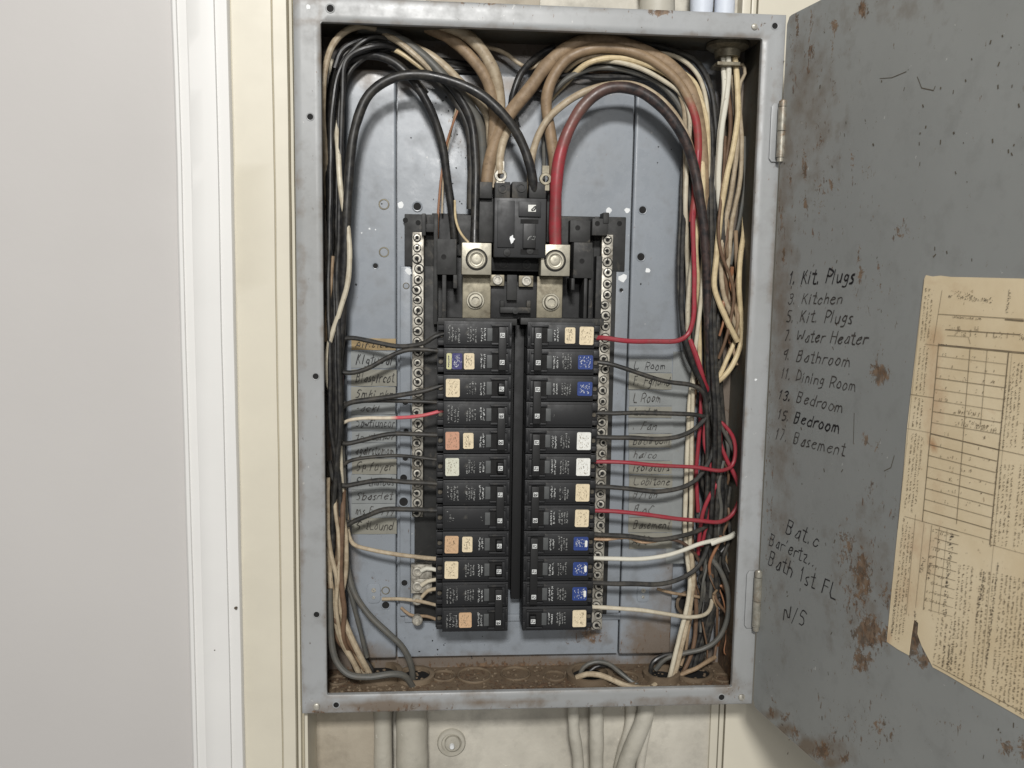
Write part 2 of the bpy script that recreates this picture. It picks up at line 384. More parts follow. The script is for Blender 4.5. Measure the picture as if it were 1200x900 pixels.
# ring connector collar of the slanting conduit
t = thing('pipe_clamp', 'round painted washer and bolt on the recess wall below the panel', 'clamp', at(529, 869, .085))
c = at(529, 869, .085); g = G(); g.lathe(c, (0, -1, 0), [(.0001, .0), (.0145, 0), (.0145, .003), (.0135, .0045), (.0105, .0045), (.0095, .003), (.0001, .003)], 32); g.make('washer', m_pipe, t, smooth=True)
g = G(); g.lathe(c+Vector((.001, 0, .001)), (0, -1, 0), [(.008, .003), (.008, .007), (.0072, .008), (.0001, .008)], 28); g.make('clamp_nut', m_pipe, t, smooth=True)
g = G(); g.lathe(c+Vector((.0005, 0, .0)), (0, -1, 0), [(.0026, .008), (.0026, .011), (.002, .012), (.0001, .012)], 16); g.make('bolt', m_chip, t, smooth=True)

# ------------------------------------------------------------------ electrical panel
def blobs(B, amp=1.0):
    def f(v):
        x, y = pix(v); s = 0
        for b in B:
            cx, cy, rx, ry = b[:4]; a = b[4] if len(b) > 4 else 1
            d = ((x-cx)/rx)**2+((y-cy)/ry)**2
            if d < 9: s = max(s, a*math.exp(-d))
        return s*amp
    return f
def stain(o, fs, fd=None):
    mw = Vector((0, 0, 0)); p = o
    while p is not None: mw += p.location; p = p.parent
    vs = [v.co+mw for v in o.data.vertices]
    a = o.data.attributes.new('stain', 'FLOAT', 'POINT'); a.data.foreach_set('value', [fs(v) for v in vs])
    if fd:
        a = o.data.attributes.new('dirt', 'FLOAT', 'POINT'); a.data.foreach_set('value', [fd(v) for v in vs])
def subdiv(o, n):
    b = bmesh.new(); b.from_mesh(o.data); bmesh.ops.subdivide_edges(b, edges=[e for e in b.edges if e.calc_length() > .02], cuts=n, use_grid_fill=True); b.to_mesh(o.data); b.free()
def gridplate(name, O, U, V, N, nu, nv, th, m, parent, keep=None, shape=None):
    """grid face O+U*s+V*t with thickness th along -N; keep(s,t)->bool"""
    vs = []; fs = []; idx = {}
    O, U, V, N = map(Vector, (O, U, V, N))
    for j in range(nv+1):
        for i in range(nu+1):
            s, t = i/nu, j/nv
            if shape: s, t = shape(s, t)
            vs.append(O+U*s+V*t)
    for j in range(nv):
        for i in range(nu):
            fs.append((j*(nu+1)+i, j*(nu+1)+i+1, (j+1)*(nu+1)+i+1, (j+1)*(nu+1)+i))
    n0 = len(vs); ring = [i for i in range(nu+1)]+[j*(nu+1)+nu for j in range(1, nv+1)]+[nv*(nu+1)+i for i in range(nu-1, -1, -1)]+[j*(nu+1) for j in range(nv-1, 0, -1)]
    for i in ring: vs.append(vs[i]-N*th)
    k = len(ring)
    for i in range(k): fs.append((ring[i], n0+i, n0+(i+1) % k, ring[(i+1) % k]))
    fs.append(tuple(n0+i for i in range(k)))
    return obj(name, vs, fs, m, parent)

box = thing('electrical_panel', 'open grey steel electrical panel with rusty door on right', 'electrical panel', (OW/2, BD, -.0165))
XL, XR, ZL, ZH = -.0205, OW+.0185, -.0155, OH+.0185
# face frame: grid of quads round the opening, folded rim
def ring_frame():
    xs = [XL]+[XL+(0-XL)*i/4 for i in range(1, 4)]+[0]+[OW*i/60 for i in range(1, 60)]+[OW, OW+.006, OW+.012, XR]
    zs = [ZL, ZL+.006, ZL+.011, 0]+[OH*i/90 for i in range(1, 90)]+[OH, OH+.006, OH+.012, ZH]
    vs = []; fs = []; ix = {}
    def V(i, j):
        if (i, j) not in ix:
            ix[(i, j)] = len(vs); vs.append((xs[i], 0, zs[j]))
        return ix[(i, j)]
    for i in range(len(xs)-1):
        for j in range(len(zs)-1):
            cx, cz = (xs[i]+xs[i+1])/2, (zs[j]+zs[j+1])/2
            if 0 < cx < OW and 0 < cz < OH: continue
            fs.append((V(i, j), V(i+1, j), V(i+1, j+1), V(i, j+1)))
    b = bmesh.new(); bv = [b.verts.new(v) for v in vs]
    for f in fs: b.faces.new([bv[i] for i in f])
    bnd = [e for e in b.edges if e.is_boundary]
    outer = [e for e in bnd if any(abs(v.co.x-XL) < 1e-6 or abs(v.co.x-XR) < 1e-6 or abs(v.co.z-ZL) < 1e-6 or abs(v.co.z-ZH) < 1e-6 for v in e.verts)]
    inner = [e for e in bnd if e not in outer]
    def ext(es, steps, c, sgn):
        for dy, dn in steps:
            r = bmesh.ops.extrude_edge_only(b, edges=es); nv = [x for x in r['geom'] if isinstance(x, bmesh.types.BMVert)]
            es = [x for x in r['geom'] if isinstance(x, bmesh.types.BMEdge)]
            for v in nv:
                v.co.y += dy
                for ax, lo, hi in ((0, c[0], c[1]), (2, c[2], c[3])):
                    if abs(v.co[ax]-lo) < .0035: v.co[ax] -= sgn*dn
                    elif abs(v.co[ax]-hi) < .0035: v.co[ax] += sgn*dn
    ext(outer, [(.0004, .0011), (.0010, .0006), (.0018, .0002), (.064, 0)], (XL, XR, ZL, ZH), 1)
    ext(inner, [(.0004, .0004), (.0014, .0001), (.003, 0)], (0, OW, 0, OH), -1)
    bmesh.ops.recalc_face_normals(b, faces=b.faces)
    return b
b = ring_frame(); me = bpy.data.meshes.new('face_frame'); b.to_mesh(me); b.free(); me.materials.append(m_frame); me.shade_smooth()
me.transform(Matrix.Translation(-box.location)); fr = bpy.data.objects.new('face_frame', me); C.objects.link(fr); fr.parent = box
stain(fr, blobs([(775, 14, 22, 5, 1.1), (884, 32, 5, 6, 1.0), (490, 828, 14, 5, .9), (755, 832, 16, 3, 1.1), (372, 835, 12, 4, .7), (912, 115, 8, 4, .9),
                 (905, 200, 4, 6, .6), (600, 4, 90, 2.5, .55), (470, 832, 70, 4, .55), (850, 812, 14, 10, .5), (700, 828, 60, 4, .5), (868, 815, 20, 10, .45), (900, 26, 14, 4, .6)]),
      blobs([(450, 828, 90, 9, 1.0), (560, 822, 120, 5, .7), (800, 822, 80, 7, .7), (354, 500, 5, 300, .6), (700, 44, 160, 3, .6), (380, 832, 30, 12, .6), (640, 834, 200, 3, .6), (440, 3, 120, 4, .5), (351, 250, 6, 300, .6), (362, 640, 4, 200, .6), (850, 805, 20, 14, .5), (880, 40, 30, 3, .5)]) if False else (lambda v, q=blobs([(450, 828, 90, 9, 1.0), (380, 832, 30, 12, .7), (640, 834, 200, 3, .7), (560, 822, 120, 5, .7), (800, 822, 80, 7, .7), (440, 3, 120, 4, .6), (354, 500, 5, 300, .6), (850, 805, 20, 14, .6), (880, 40, 30, 3, .5), (906, 300, 4, 300, .5)]): max(q(v), .62*math.exp(-min(abs(v.x), abs(v.x-OW), abs(v.z), abs(v.z-OH))/.0012)*(.6+.6*mnoise.noise(v*40)), .5*math.exp(-min(abs(v.x-XL), abs(v.x-XR), abs(v.z-ZL), abs(v.z-ZH))/.002)*(.6+.8*mnoise.noise(v*55)))))
# rounded corner fillets of the opening
for (x, z, sx, sz) in ((0, 0, 1, 1), (OW, 0, -1, 1), (0, OH, 1, -1), (OW, OH, -1, -1)):
    a = .0032; g = G(); P = [(x-sx*.0002, z-sz*.0002), (x+sx*a, z-sz*.0002), (x+sx*a*.3, z+sz*a*.3), (x-sx*.0002, z+sz*a)]
    g.prism(P, .00025, .004); g.make('corner_gusset', m_frame, box)
# corner seam plates
# box shell: sides, back
def side(name, O, U, V, N, nu, nv, m, fs, fd): 
    o = gridplate(name, O, U, V, N, nu, nv, .0015, m, box); stain(o, fs, fd); return o
side('back_plate', (-.006, BD, -.004), (OW+.012, 0, 0), (0, 0, OH+.008), (0, -1, 0), 60, 90, m_pan,
     blobs([(600, 782, 120, 8, .9), (800, 780, 80, 14, .6), (690, 745, 18, 10, .5)]),
     blobs([(560, 780, 200, 20, .9), (800, 785, 80, 40, 1.0), (420, 780, 60, 50, 1.1), (440, 60, 90, 30, 1.2), (640, 60, 200, 20, 1.3), (860, 400, 34, 420, 1.25), (388, 400, 14, 500, 1.2), (560, 776, 260, 7, 1.2)]))
side('side_wall', (-.006, .004, -.004), (0, BD-.004, 0), (0, 0, OH+.008), (1, 0, 0), 6, 60, m_shell, lambda v: .1, lambda v: .2)
side('side_wall', (OW+.006, BD, -.004), (0, -BD+.004, 0), (0, 0, OH+.008), (-1, 0, 0), 6, 60, m_shell, blobs([(850, 780, 25, 60, .9), (870, 400, 10, 300, .3)]), lambda v: .3+.5*max(0, 1-v.z/.2))
side('bottom_wall', (-.006, .004, -.004), (OW+.012, 0, 0), (0, BD-.004, 0), (0, 0, 1), 80, 12, m_floor, lambda v: .5+.35*mnoise.noise(v*30), lambda v: .6)
side('top_wall', (-.006, BD, OH+.004), (OW+.012, 0, 0), (0, -BD+.004, 0), (0, 0, -1), 60, 6, m_shell, blobs([(700, 45, 60, 8, .6)]), lambda v: .35)

def holedisc(px, py, r, Y=0.0, kind='hole', parent=box):
    c = at(px, py, Y); g = G()
    if kind == 'hole':
        g.lathe(c, (0, -1, 0), [(r*1.35, .0001), (r*1.2, .0005), (r, .0004), (r*.95, -.0004)], 20); o = g.make('hole_rim', m_frame if Y < .01 else m_pan, parent, smooth=True)
        g = G(); g.lathe(c, (0, -1, 0), [(r*.99, .00025), (.00005, .00025)], 20); g.make('screw_hole', m_hole, parent)
    elif kind == 'rim':
        g.lathe(c, (0, -1, 0), [(r*1.2, .0001), (r*1.1, .0007), (r, .0007), (r*.86, .0001)], 24); g.make('knockout_ring', m_alud, parent, smooth=True)
        g = G(); g.lathe(c, (0, -1, 0), [(r*.9, .0002), (.00005, .0002)], 24); g.make('knockout', m_pan, parent)
    elif kind == 'screw':
        g.lathe(c, (0, -1, 0), [(r*1.1, .0001), (r, .0012), (r*.6, .0018), (.00005, .0019)], 20); g.box((c.x-r*.7, c.y-.0021, c.z-r*.1), (c.x+r*.7, c.y-.0015, c.z+r*.1)); g.make('screw', m_screw, parent, smooth=True)
    elif kind == 'chip':
        P = [(c.x+r*math.cos(a)*random.uniform(.6, 1.1), c.z+r*math.sin(a)*random.uniform(.6, 1.1)) for a in [i*.7 for i in range(9)]]
        g.prism(P, c.y-.00025, c.y); g.make('paint_chip', m_chip, parent)
for px, py, r, k in ((387, 10, .0030, 'hole'), (363.5, 137, .0026, 'hole'), (370, 441, .0026, 'hole'), (371, 720, .0026, 'hole'), (394, 826, .0026, 'hole'), (845.5, 817, .0028, 'hole'), (908, 30.5, .0026, 'hole'),
                     (884, 31.5, .0026, 'screw'), (371, 828, .003, 'screw'), (869, 817, .003, 'screw'), (361, 8, .0025, 'chip'), (885.5, 445, .0015, 'chip')):
    holedisc(px, py, r, 0, k)
# folded corner tabs (thin plates on the frame corners)
for px, py, w, h in ((905, 32, .021, .018), (360, 826, .018, .016), (876, 818, .015, .015)):
    pass
# mounting pan -------------------------------------------------
YP, YM = .0525, .0560
def panplate(name, x0, x1, z0, z1, Y, m, th=.002, r=.003, st=None, dt=None, nu=12, nv=60):
    o = gridplate(name, (x0, Y, z0), (x1-x0, 0, 0), (0, 0, z1-z0), (0, -1, 0), nu, nv, th, m, box)
    stain(o, st or (lambda v: 0), dt or (lambda v: 0)); return o
zt_ = at(430, 81, YP).z; zb_ = at(430, 772, YP).z
xA = at(405, 300, YP).x; xB = at(464, 300, YP).x; xC = at(740, 300, YP).x; xD = at(803, 300, YP).x
dpan = blobs([(440, 800, 60, 14, .7), (700, 775, 80, 14, .9), (820, 770, 30, 40, .9), (440, 700, 30, 30, .4), (600, 780, 200, 10, .8)])
g = G(); g.box((xA, YP, zb_), (xB, BD-.002, zt_)); a = g.make('pan_flange', m_pan, box, bev=.0022, seg=4); subdiv(a, 24); stain(a, dpan, blobs([(430, 775, 40, 24, .9), (790, 770, 50, 24, .9), (430, 88, 40, 14, .9), (790, 700, 40, 60, .6), (412, 640, 14, 120, .5)]))
g = G(); g.box((xC, YP, zb_), (xD, BD-.002, zt_)); a = g.make('pan_flange', m_pan, box, bev=.0022, seg=4); subdiv(a, 24); stain(a, dpan, blobs([(440, 770, 60, 50, 1.0), (780, 760, 60, 50, 1.0), (430, 88, 40, 14, .9), (790, 700, 40, 60, .6), (412, 640, 14, 120, .5)]))
panplate('pan_centre', xB+.0015, xC-.0015, zb_, at(600, 90, YM).z, YM, m_pan, st=blobs([(690, 745, 22, 12, .85), (770, 745, 18, 10, .8), (540, 165, 40, 50, .25), (610, 775, 90, 5, .7)]), dt=blobs([(610, 781, 260, 10, .9), (690, 740, 40, 20, .6), (560, 772, 60, 8, .6), (545, 150, 40, 60, .38), (600, 100, 200, 14, .8)]), nu=40)
# raised ribs of the interior plate
xE = at(479, 500, .052).x; xF = at(718, 500, .052).x
for x0, x1 in ((at(468.5, 500, .052).x, xE+.002), (xF-.004, at(732, 500, .052).x)):
    g = G(); g.box((x0, .0515, at(480, 722, .052).z), (x1, .0558, at(480, 312, .052).z)); g.make('plate_rib', m_pan, box, bev=.0015, seg=3)
g = G(); g.box((at(474, 730, .053).x, .0535, at(480, 730, .053).z), (at(728, 730, .053).x, .0558, at(480, 722, .053).z)); g.make('plate_rib', m_pan, box, bev=.001)
for px, py, r, Y, k in ((450, 239.5, .0042, YP, 'rim'), (450, 295.5, .004, YP, 'rim'), (440, 311.5, .0024, YP, 'hole'), (753, 246, .0034, YP, 'hole'), (751, 301, .0036, YP, 'hole'), (759, 317, .0028, YP, 'chip'),
                        (470, 240, .0035, YM, 'chip'), (489, 242, .0036, YM-.001, 'hole'), (713, 247, .0036, YM, 'chip'), (735, 247, .003, YM, 'chip'), (730, 326, .0045, .0515, 'chip'), (728, 340, .0018, .0515, 'hole'),
                        (433, 268, .0012, YP, 'chip'), (440, 269, .0008, YP, 'chip'), (424, 273, .0008, YP, 'chip'), (479, 318, .0035, .0515, 'chip'), (476, 335, .0026, .0515, 'rim'), (452, 709, .0036, YP, 'hole'), (452, 692, .0034, YP, 'rim'),
                        (738, 705, .0036, YM, 'hole'), (737, 689, .0016, YM, 'hole'), (475, 471, .003, .0515, 'hole'), (476, 505, .0024, .0515, 'hole'), (475, 537, .0026, .0515, 'hole'), (473, 560, .0034, .0515, 'hole'), (473, 588, .0042, .0515, 'hole'), (474, 683, .003, .0515, 'hole')):
    holedisc(px, py, r, Y, k)
# stamped keyhole plates near the bottom corners
def stamp(px, py, w, h, tilt=0):
    c = at(px, py, YP); g = G(); P = []
    for i in range(24):
        a = 2*math.pi*i/24; P.append((c.x+w*math.copysign(abs(math.cos(a))**.45, math.cos(a)), c.z+h*math.copysign(abs(math.sin(a))**.45, math.sin(a))))
    g.prism(P, YP-.0012, YP); g.make('bracket_plate', m_pan, box, bev=.0004)
    g = G(); g.lathe((c.x, YP-.0012, c.z+h*.35), (0, -1, 0), [(.0022, 0), (.0022, .0009), (.0005, .001)], 14); g.lathe((c.x, YP-.0012, c.z-h*.4), (0, -1, 0), [(.0016, 0), (.0014, .0009), (.0005, .001)], 14); g.make('bracket_screw', m_screw, box, smooth=True)
stamp(438, 695, .0065, .0098); stamp(753.5, 695, .006, .0088)
# knockout ring on lower right, behind the wires
c = at(806, 706, YP+.004); g = G(); g.lathe(c, (0, -1, 0), [(.0125, 0), (.013, .003), (.0105, .004), (.0095, .001)], 28); g.make('knockout_ring', m_floor, box, smooth=True)
g = G(); g.lathe(c, (0, -1, 0), [(.0096, .001), (.0001, .001)], 28); g.make('knockout', m_hole, box)
# floor knockouts, locknuts
def floorring(px, py, r, h, m, name, w=.003, hole=True):
    c = onz(px, py, -.004); g = G(); g.lathe(c, (0, 0, 1), [(r, 0), (r, h), (r-w*.3, h+.0006), (r-w*.8, h+.0004), (r-w, h), (r-w, 0)], 36); o = g.make(name, m, box, smooth=True)
    if hole: g = G(); g.lathe(c, (0, 0, 1), [(r-w, .0006), (.0001, .0006)], 36); g.make('knockout_opening', m_hole, box)
floorring(444, 792, .0225, .006, m_floor, 'locknut', .005); floorring(487, 794, .0185, .004, m_floor, 'locknut', .0045); floorring(691, 794, .0225, .006, m_floor, 'locknut', .005)
floorring(775, 794, .018, .006, m_floor, 'locknut', .005); floorring(812, 790, .020, .003, m_floor, 'locknut', .004)
for px, py, r in ((556, 792, .017), (604, 790, .015), (396, 798, .010), (520, 793, .012), (650, 793, .011), (733, 795, .014), (846, 795, .010)):
    floorring(px, py, r, .0012, m_floor, 'knockout_ring', .002, hole=False)
g = G()                                       # loose debris and dust lumps on the floor
rnd = random.Random(4)
for i in range(420):
    x = rnd.uniform(.005, OW-.005)
    if rnd.random() < .5: x = rnd.choice([rnd.gauss(.05, .03), rnd.gauss(.30, .05)])
    x = min(max(x, .004), OW-.004); y = rnd.uniform(.008, BD-.004); s = rnd.uniform(.0006, .0024)
    g.lathe((x, y, -.0039), (rnd.uniform(-.4, .4), rnd.uniform(-.4, .4), 1), [(s, 0), (s*rnd.uniform(.5, .9), s*.5), (.0001, s*.8)], 6)
o = g.make('floor_debris', m_floor, box, smooth=True); o['kind'] = 'stuff'
# top right connector and clamp
t = thing('cable_connector', 'dusty cable connector in the top right corner of the panel', 'cable connector', (onz(853, 47, OH+.003)))
cc = Vector((at(853, 47, .035).x, .035, OH+.003))
g = G(); g.lathe(cc, (0, 0, -1), [(.0001, 0), (.019, 0), (.019, .003), (.0165, .005), (.012, .006), (.011, .012), (.0001, .012)], 30); g.make('locknut', m_alud, t, smooth=True)
g = G(); g.box((cc.x-.012, .024, at(850, 76, .03).z-.0016), (cc.x+.009, .046, at(850, 76, .03).z+.0016)); g.make('clamp_bar', m_alud, t, bev=.0006)

g = G(); rnd = random.Random(5)
for i in range(0, 150, 2):
    if i < 60: px, py = rnd.gauss(545, 22), rnd.gauss(150, 28)
    elif i < 90: px, py = rnd.gauss(550, 10), rnd.gauss(238, 6)
    elif i < 115: px, py = rnd.uniform(470, 590), rnd.uniform(742, 775)
    else: px, py = rnd.uniform(410, 800), rnd.uniform(110, 380)
    Yk = YM-.0002 if 468 < px < 738 else YP-.0002
    if not (412 < px < 800): continue
    c = at(px, py, Yk); q = rnd.uniform(.0003, .0011); g.prism([(c.x+q*math.cos(a)*rnd.uniform(.5, 1.2), c.z+q*math.sin(a)*rnd.uniform(.5, 1.4)) for a in [k*1.25 for k in range(5)]], Yk, Yk+.0003)
o = g.make('grime_specks', m_hole, box); o['kind'] = 'stuff'
# ------------------------------------------------------------------ door, hinges
dl = .42; dz0, dz1 = ZL-.001, OH+.0170
def dshape(s, t):
    x, z = s*dl, dz0+(dz1-dz0)*t
    c = .006
    for zz, sg in ((dz0, 1), (dz1, -1)):
        d = abs(z-zz)
        if x < c and d < c:
            q = (c-x)/c; dd = c*(1-math.sqrt(max(0, 1-q*q)))
            if d < dd: z = zz+sg*dd
    return (x/dl, (z-dz0)/(dz1-dz0))
door = gridplate('door', DH+Vector((0, 0, dz0)), DD*dl, Vector((0, 0, dz1-dz0)), DN, 130, 190, .0018, m_door, box, shape=dshape)
def dblob(L): return blobs(L)
door_st = blobs([(934, 30, 2.5, 30, .85), (948, 70, 2.5, 26, .8), (975, 60, 2.5, 26, .75), (930, 90, 3, 24, .7), (944, 235, 3, 16, .9), (974, 215, 2.5, 20, .85), (961, 165, 3, 16, .7), (925, 205, 4, 20, .8), (918, 300, 3, 20, .8), (1006, 300, 3, 14, .9), (1002, 345, 3, 8, .8), (1014, 512, 5, 10, .75), (1048, 600, 5, 16, .6), (927, 45, 3, 60, .55), (950, 25, 4, 30, .7), (978, 30, 6, 14, .75), (1010, 12, 9, 14, .95), (952, 60, 3, 22, .7), (976, 105, 3, 20, .6), (943, 195, 5, 24, .85), (975, 120, 3, 16, .5), (999, 190, 4, 24, .7), (960, 230, 10, 40, .55),
                 (915, 260, 5, 50, .6), (1008, 320, 5, 18, .85), (1031, 438, 13, 16, 1.15), (1030, 415, 5, 10, .6), (905, 540, 4, 70, .5), (1018, 200, 14, 20, .45), (1057, 270, 18, 20, .5),
                 (1000, 690, 26, 60, .5), (1015, 760, 34, 40, .5), (1010, 675, 14, 45, .92), (992, 640, 14, 40, .7), (1018, 740, 22, 26, 1.1), (1010, 775, 14, 16, 1.05), (1035, 745, 14, 14, .95), (1072, 745, 14, 30, 1.2), (1084, 775, 10, 12, 1.0), (1040, 700, 12, 20, .7),
                 (1030, 850, 12, 16, .8), (1042, 865, 8, 12, .7), (965, 880, 14, 14, .95), (990, 888, 10, 10, .8), (930, 860, 9, 18, .7), (920, 840, 8, 8, .8), (1180, 875, 10, 14, .9), (1197, 880, 10, 20, .9), (905, 830, 6, 20, .65),
                 (1024, 525, 10, 14, .6), (1022, 570, 12, 16, .45), (945, 90, 30, 60, .32), (1000, 850, 60, 50, .42), (1020, 640, 50, 80, .35), (1115, 855, 30, 30, .35), (900, 500, 8, 400, .42), (960, 200, 40, 200, .28), (1030, 330, 40, 100, .3)])
stain(door, door_st, blobs([(915, 300, 25, 500, .55), (940, 120, 60, 160, .45), (1010, 680, 60, 120, .4), (920, 855, 14, 10, .9), (905, 838, 12, 8, .9), (945, 876, 16, 12, 1.0), (975, 895, 16, 10, .9), (960, 880, 60, 20, .6), (1040, 10, 140, 60, .3)]))
def hinge(py0, py1, pxl, pxb):
    zc0, zc1 = at(pxb, py1, -.005).z, at(pxb, py0, -.005).z; zm = (zc0+zc1)/2; hh = zc1-zc0
    xb = at(pxb-1.5, (py0+py1)/2, -.007).x; xl = at(pxl, (py0+py1)/2, 0).x
    g = G(); P = [(xl, zc0+hh*.06), (xl, zc1-hh*.08), (xl+.002, zc1-hh*.02), (xb, zc1-hh*.02), (xb, zc0+hh*.01), (xl+.002, zc0+hh*.01)]
    g.prism(P, -.0022, -.0003); lf = g.make('hinge_leaf', m_frame, box, bev=.0004)
    g = G(); g.box((xb, -.0050, zc0+hh*.05), (xb+.004, -.0035, zc1-hh*.05)); g.make('hinge_leaf', m_door, box)
    g = G(); z = zc0
    segs = ((0, .07, .0026), (.075, .10, .0034), (.105, .50, .0034), (.51, .90, .0034), (.91, 1.0, .0031))
    for a, b_, r in segs: g.cyl((xb, -.0068, zc0+hh*a), (0, 0, 1), r*1.12, hh*(b_-a), 20)
    g.lathe((xb, -.0068, zc1), (0, 0, 1), [(.0026, 0), (.002, .0012), (.0002, .0018)], 16)
    g.make('hinge_knuckle', m_hinge, box, smooth=True)
hinge(119, 190, 902, 917.5); hinge(669, 738, 873, 889)

# ------------------------------------------------------------------ stroke lettering
GL = {
'a': (4, '4636241322324346 464342'), 'b': (4, '1912 1526364543322212'), 'c': (4, '4536261413223243'), 'd': (4, '4942 4536261413223243'), 'e': (4, '144546362614132232 3243'),
'f': (3, '39281812 0636'), 'g': (4, '45362614233344 46413010'), 'h': (4, '1912 15263645 4542'), 'i': (2, '1612 1817'), 'j': (3, '26213010 2827'), 'k': (4, '1912 4614 2542'), 'l': (2, '1912'),
'm': (6, '1612 15263532 35465562'), 'n': (4, '1612 1526364542'), 'o': (4, '2614132232434536 3626'), 'p': (4, '1610 152636454333 3323'), 'q': (4, '45362614233344 4640'), 'r': (3, '1612 152646'), 's': (3, '3626152433322212'), 't': (3, '2923223242 0737'),
'u': (4, '161322324346 4642'), 'v': (4, '062246'), 'w': (5, '0612253256'), 'x': (4, '1642 4612'), 'y': (4, '1624 4620'), 'z': (4, '16461242'),
'A': (5, '02295225 1444'), 'B': (5, '1219 192949484636 16364543322212'), 'C': (5, '5849392715133242'), 'D': (5, '1219 1939575433 3312'), 'F': (4, '1219 1949 1646'), 'H': (5, '1219 5952 1656'), 'I': (2, '1912'), 'K': (5, '1912 4915 2652'),
'L': (4, '191252'), 'N': (5, '12195259'), 'P': (4, '1219 19395857351615'), 'R': (5, '1219 193958563515 3552'), 'S': (5, '584929171636454332 3212'), 'W': (6, '0912375269'), 'T': (4, '0949 2922'), 'E': (4, '4919124 1636'), 'G': (5, '58392715133253 5535'),
'1': (3, '1729 2922'), '2': (4, '18294957 57124252'), '3': (4, '18293948473626364543322213'), '5': (4, '49191626364543322212'), '7': (4, '194922'), '9': (4, '46251738495 4942'), '0': (4, '29171332445839 3929'), '4': (4, '391454 4942'), '6': (4, '49261413223243453515'), '8': (4, '361728394738361423334446 3645'),
'.': (2, '1213'), '/': (4, '1149'), "'": (2, '1918'), ' ': (3, ''), '-': (3, '1535'), ',': (2, '1211')}
def strokes(text, jit=.0, rnd=None):
    x = 0; out = []
    for ch in text:
        w, d = GL.get(ch, GL['-'])
        for s in d.split():
            P = [(int(s[i]), int(s[i+1])-2) for i in range(0, len(s)-1, 2)]
            if len(P) > 1:
                q = [(x+a+(rnd.uniform(-jit, jit) if rnd else 0), b+(rnd.uniform(-jit, jit) if rnd else 0)) for a, b in P]
                if len(q) > 2:                # corner rounding
                    z = [q[0]]
                    for i in range(1, len(q)-1):
                        z += [tuple(q[i][k]*.72+q[i-1][k]*.28 for k in (0, 1)), tuple(q[i][k]*.72+q[i+1][k]*.28 for k in (0, 1))]
                    q = z+[q[-1]]
                out.append(q)
        x += w+1.1
    return out, max(x, 1)
def ribbon(g, P, w, N):
    for i in range(len(P)-1):
        a, b = Vector(P[i]), Vector(P[i+1]); d = b-a
        if d.length < 1e-7: continue
        d.normalize(); n = d.cross(N)*w*(.54+.12*math.sin(a.x*2600+a.z*1900)); a2 = a-d*w*.3; b2 = b+d*w*.3
        g.quad(a2-n, b2-n, b2+n, a2+n)
def write(g, text, O, E, Hgt, N, w, jit=.25, seed=1, slant=.3):
    """text from plane point O to E with cap height Hgt along the in-plane up"""
    rnd = random.Random(seed); st, W_ = strokes(text, jit, rnd); U = (E-O); L_ = U.length; U.normalize(); V = N.cross(U).normalized()
    if V.z < 0 and abs(V.z) > .2: V = -V
    sx = L_/W_; sy = Hgt/7
    wob = rnd.uniform(0, 6)
    for k, s in enumerate(st):
        off = N*(.00002*(k % 5))
        ribbon(g, [O+U*((a+slant*b)*sx)+V*((b+.25*math.sin(a*.5+wob))*sy)+off for a, b in s], w*rnd.uniform(.85, 1.2), N)

hand = G(); faint = G()
def dwrite(bold, text, p0, p1, h, w, seed, jit=.22, off=.00025):
    O, E = dr(*p0, off), dr(*p1, off); up = dr(p0[0], p0[1]-h, off); Hh = abs(up.z-O.z)
    g = G(); write(g, text, O, E, Hh, DN, w*1.1, jit, seed); g.make('handwriting', m_ink if bold else m_inkf, door)
dwrite(True, '1. Kit. Plugs', (923, 333), (1001, 331), 15, .00115, 1)
dwrite(False, '3. Kitchen', (922, 356), (987, 356), 12, .00075, 2)
dwrite(False, '5. Kit. Plugs', (920, 377), (999, 379), 13, .00085, 3)
dwrite(False, '7. Water Heater', (918, 399), (1016, 404), 12.5, .00085, 4)
dwrite(False, '9. Bathroom', (915, 421), (997, 430), 12.5, .00075, 5)
dwrite(False, '11. Dining Room', (914, 443), (1003, 459), 12.5, .00075, 6)
dwrite(True, '13.', (911, 467), (927, 470.5), 11, .0010, 7)
dwrite(False, 'Bedroom', (932, 471), (988, 484), 13, .0007, 8)
dwrite(False, '15.', (910, 490), (925, 494), 11, .0009, 9)
dwrite(True, 'Bedroom', (929, 494.5), (984, 508), 13, .0011, 10)
dwrite(False, '17. Basement', (907, 514), (990, 535), 13, .0007, 11)
dwrite(True, 'Bat.c', (919, 624), (960, 643), 17, .0008, 12)
dwrite(True, "Bar'ertz..", (900, 638), (955, 665), 15, .0007, 13, .4)
dwrite(True, 'Bath 1st FL', (899, 661), (979, 703), 17, .0008, 14)
dwrite(True, 'N/S', (916, 725), (945, 734), 17, .0008, 15)
# loose marks on the door
scr = G(); rnd = random.Random(9)
for P in (((1031, 92), (1045, 91), (1062, 84)), ((1075, 90), (1080, 103), (1094, 106), (1096, 101)), ((1001, 484), (1000, 520)), ((1048, 534), (1044, 548), (1036, 552))):
    ribbon(scr, [dr(a, b_, .0002) for a, b_ in P], .0005, DN)
for i in range(160):
    x, y = rnd.uniform(915, 1195), rnd.uniform(20, 890)
    if 1035 < x and 320 < y < 840: continue
    p = dr(x, y, .0002+.00001*(i % 7)); l = rnd.uniform(.0006, .0028); a = rnd.gauss(1.57, .5); ribbon(scr, [p, p+(DD*math.cos(a)+Vector((0, 0, math.sin(a))))*l], rnd.uniform(.0004, .0011), DN)
o = scr.make('scratches', plain('scratch_brown', (92, 84, 70), .8), door); o['kind'] = 'stuff'

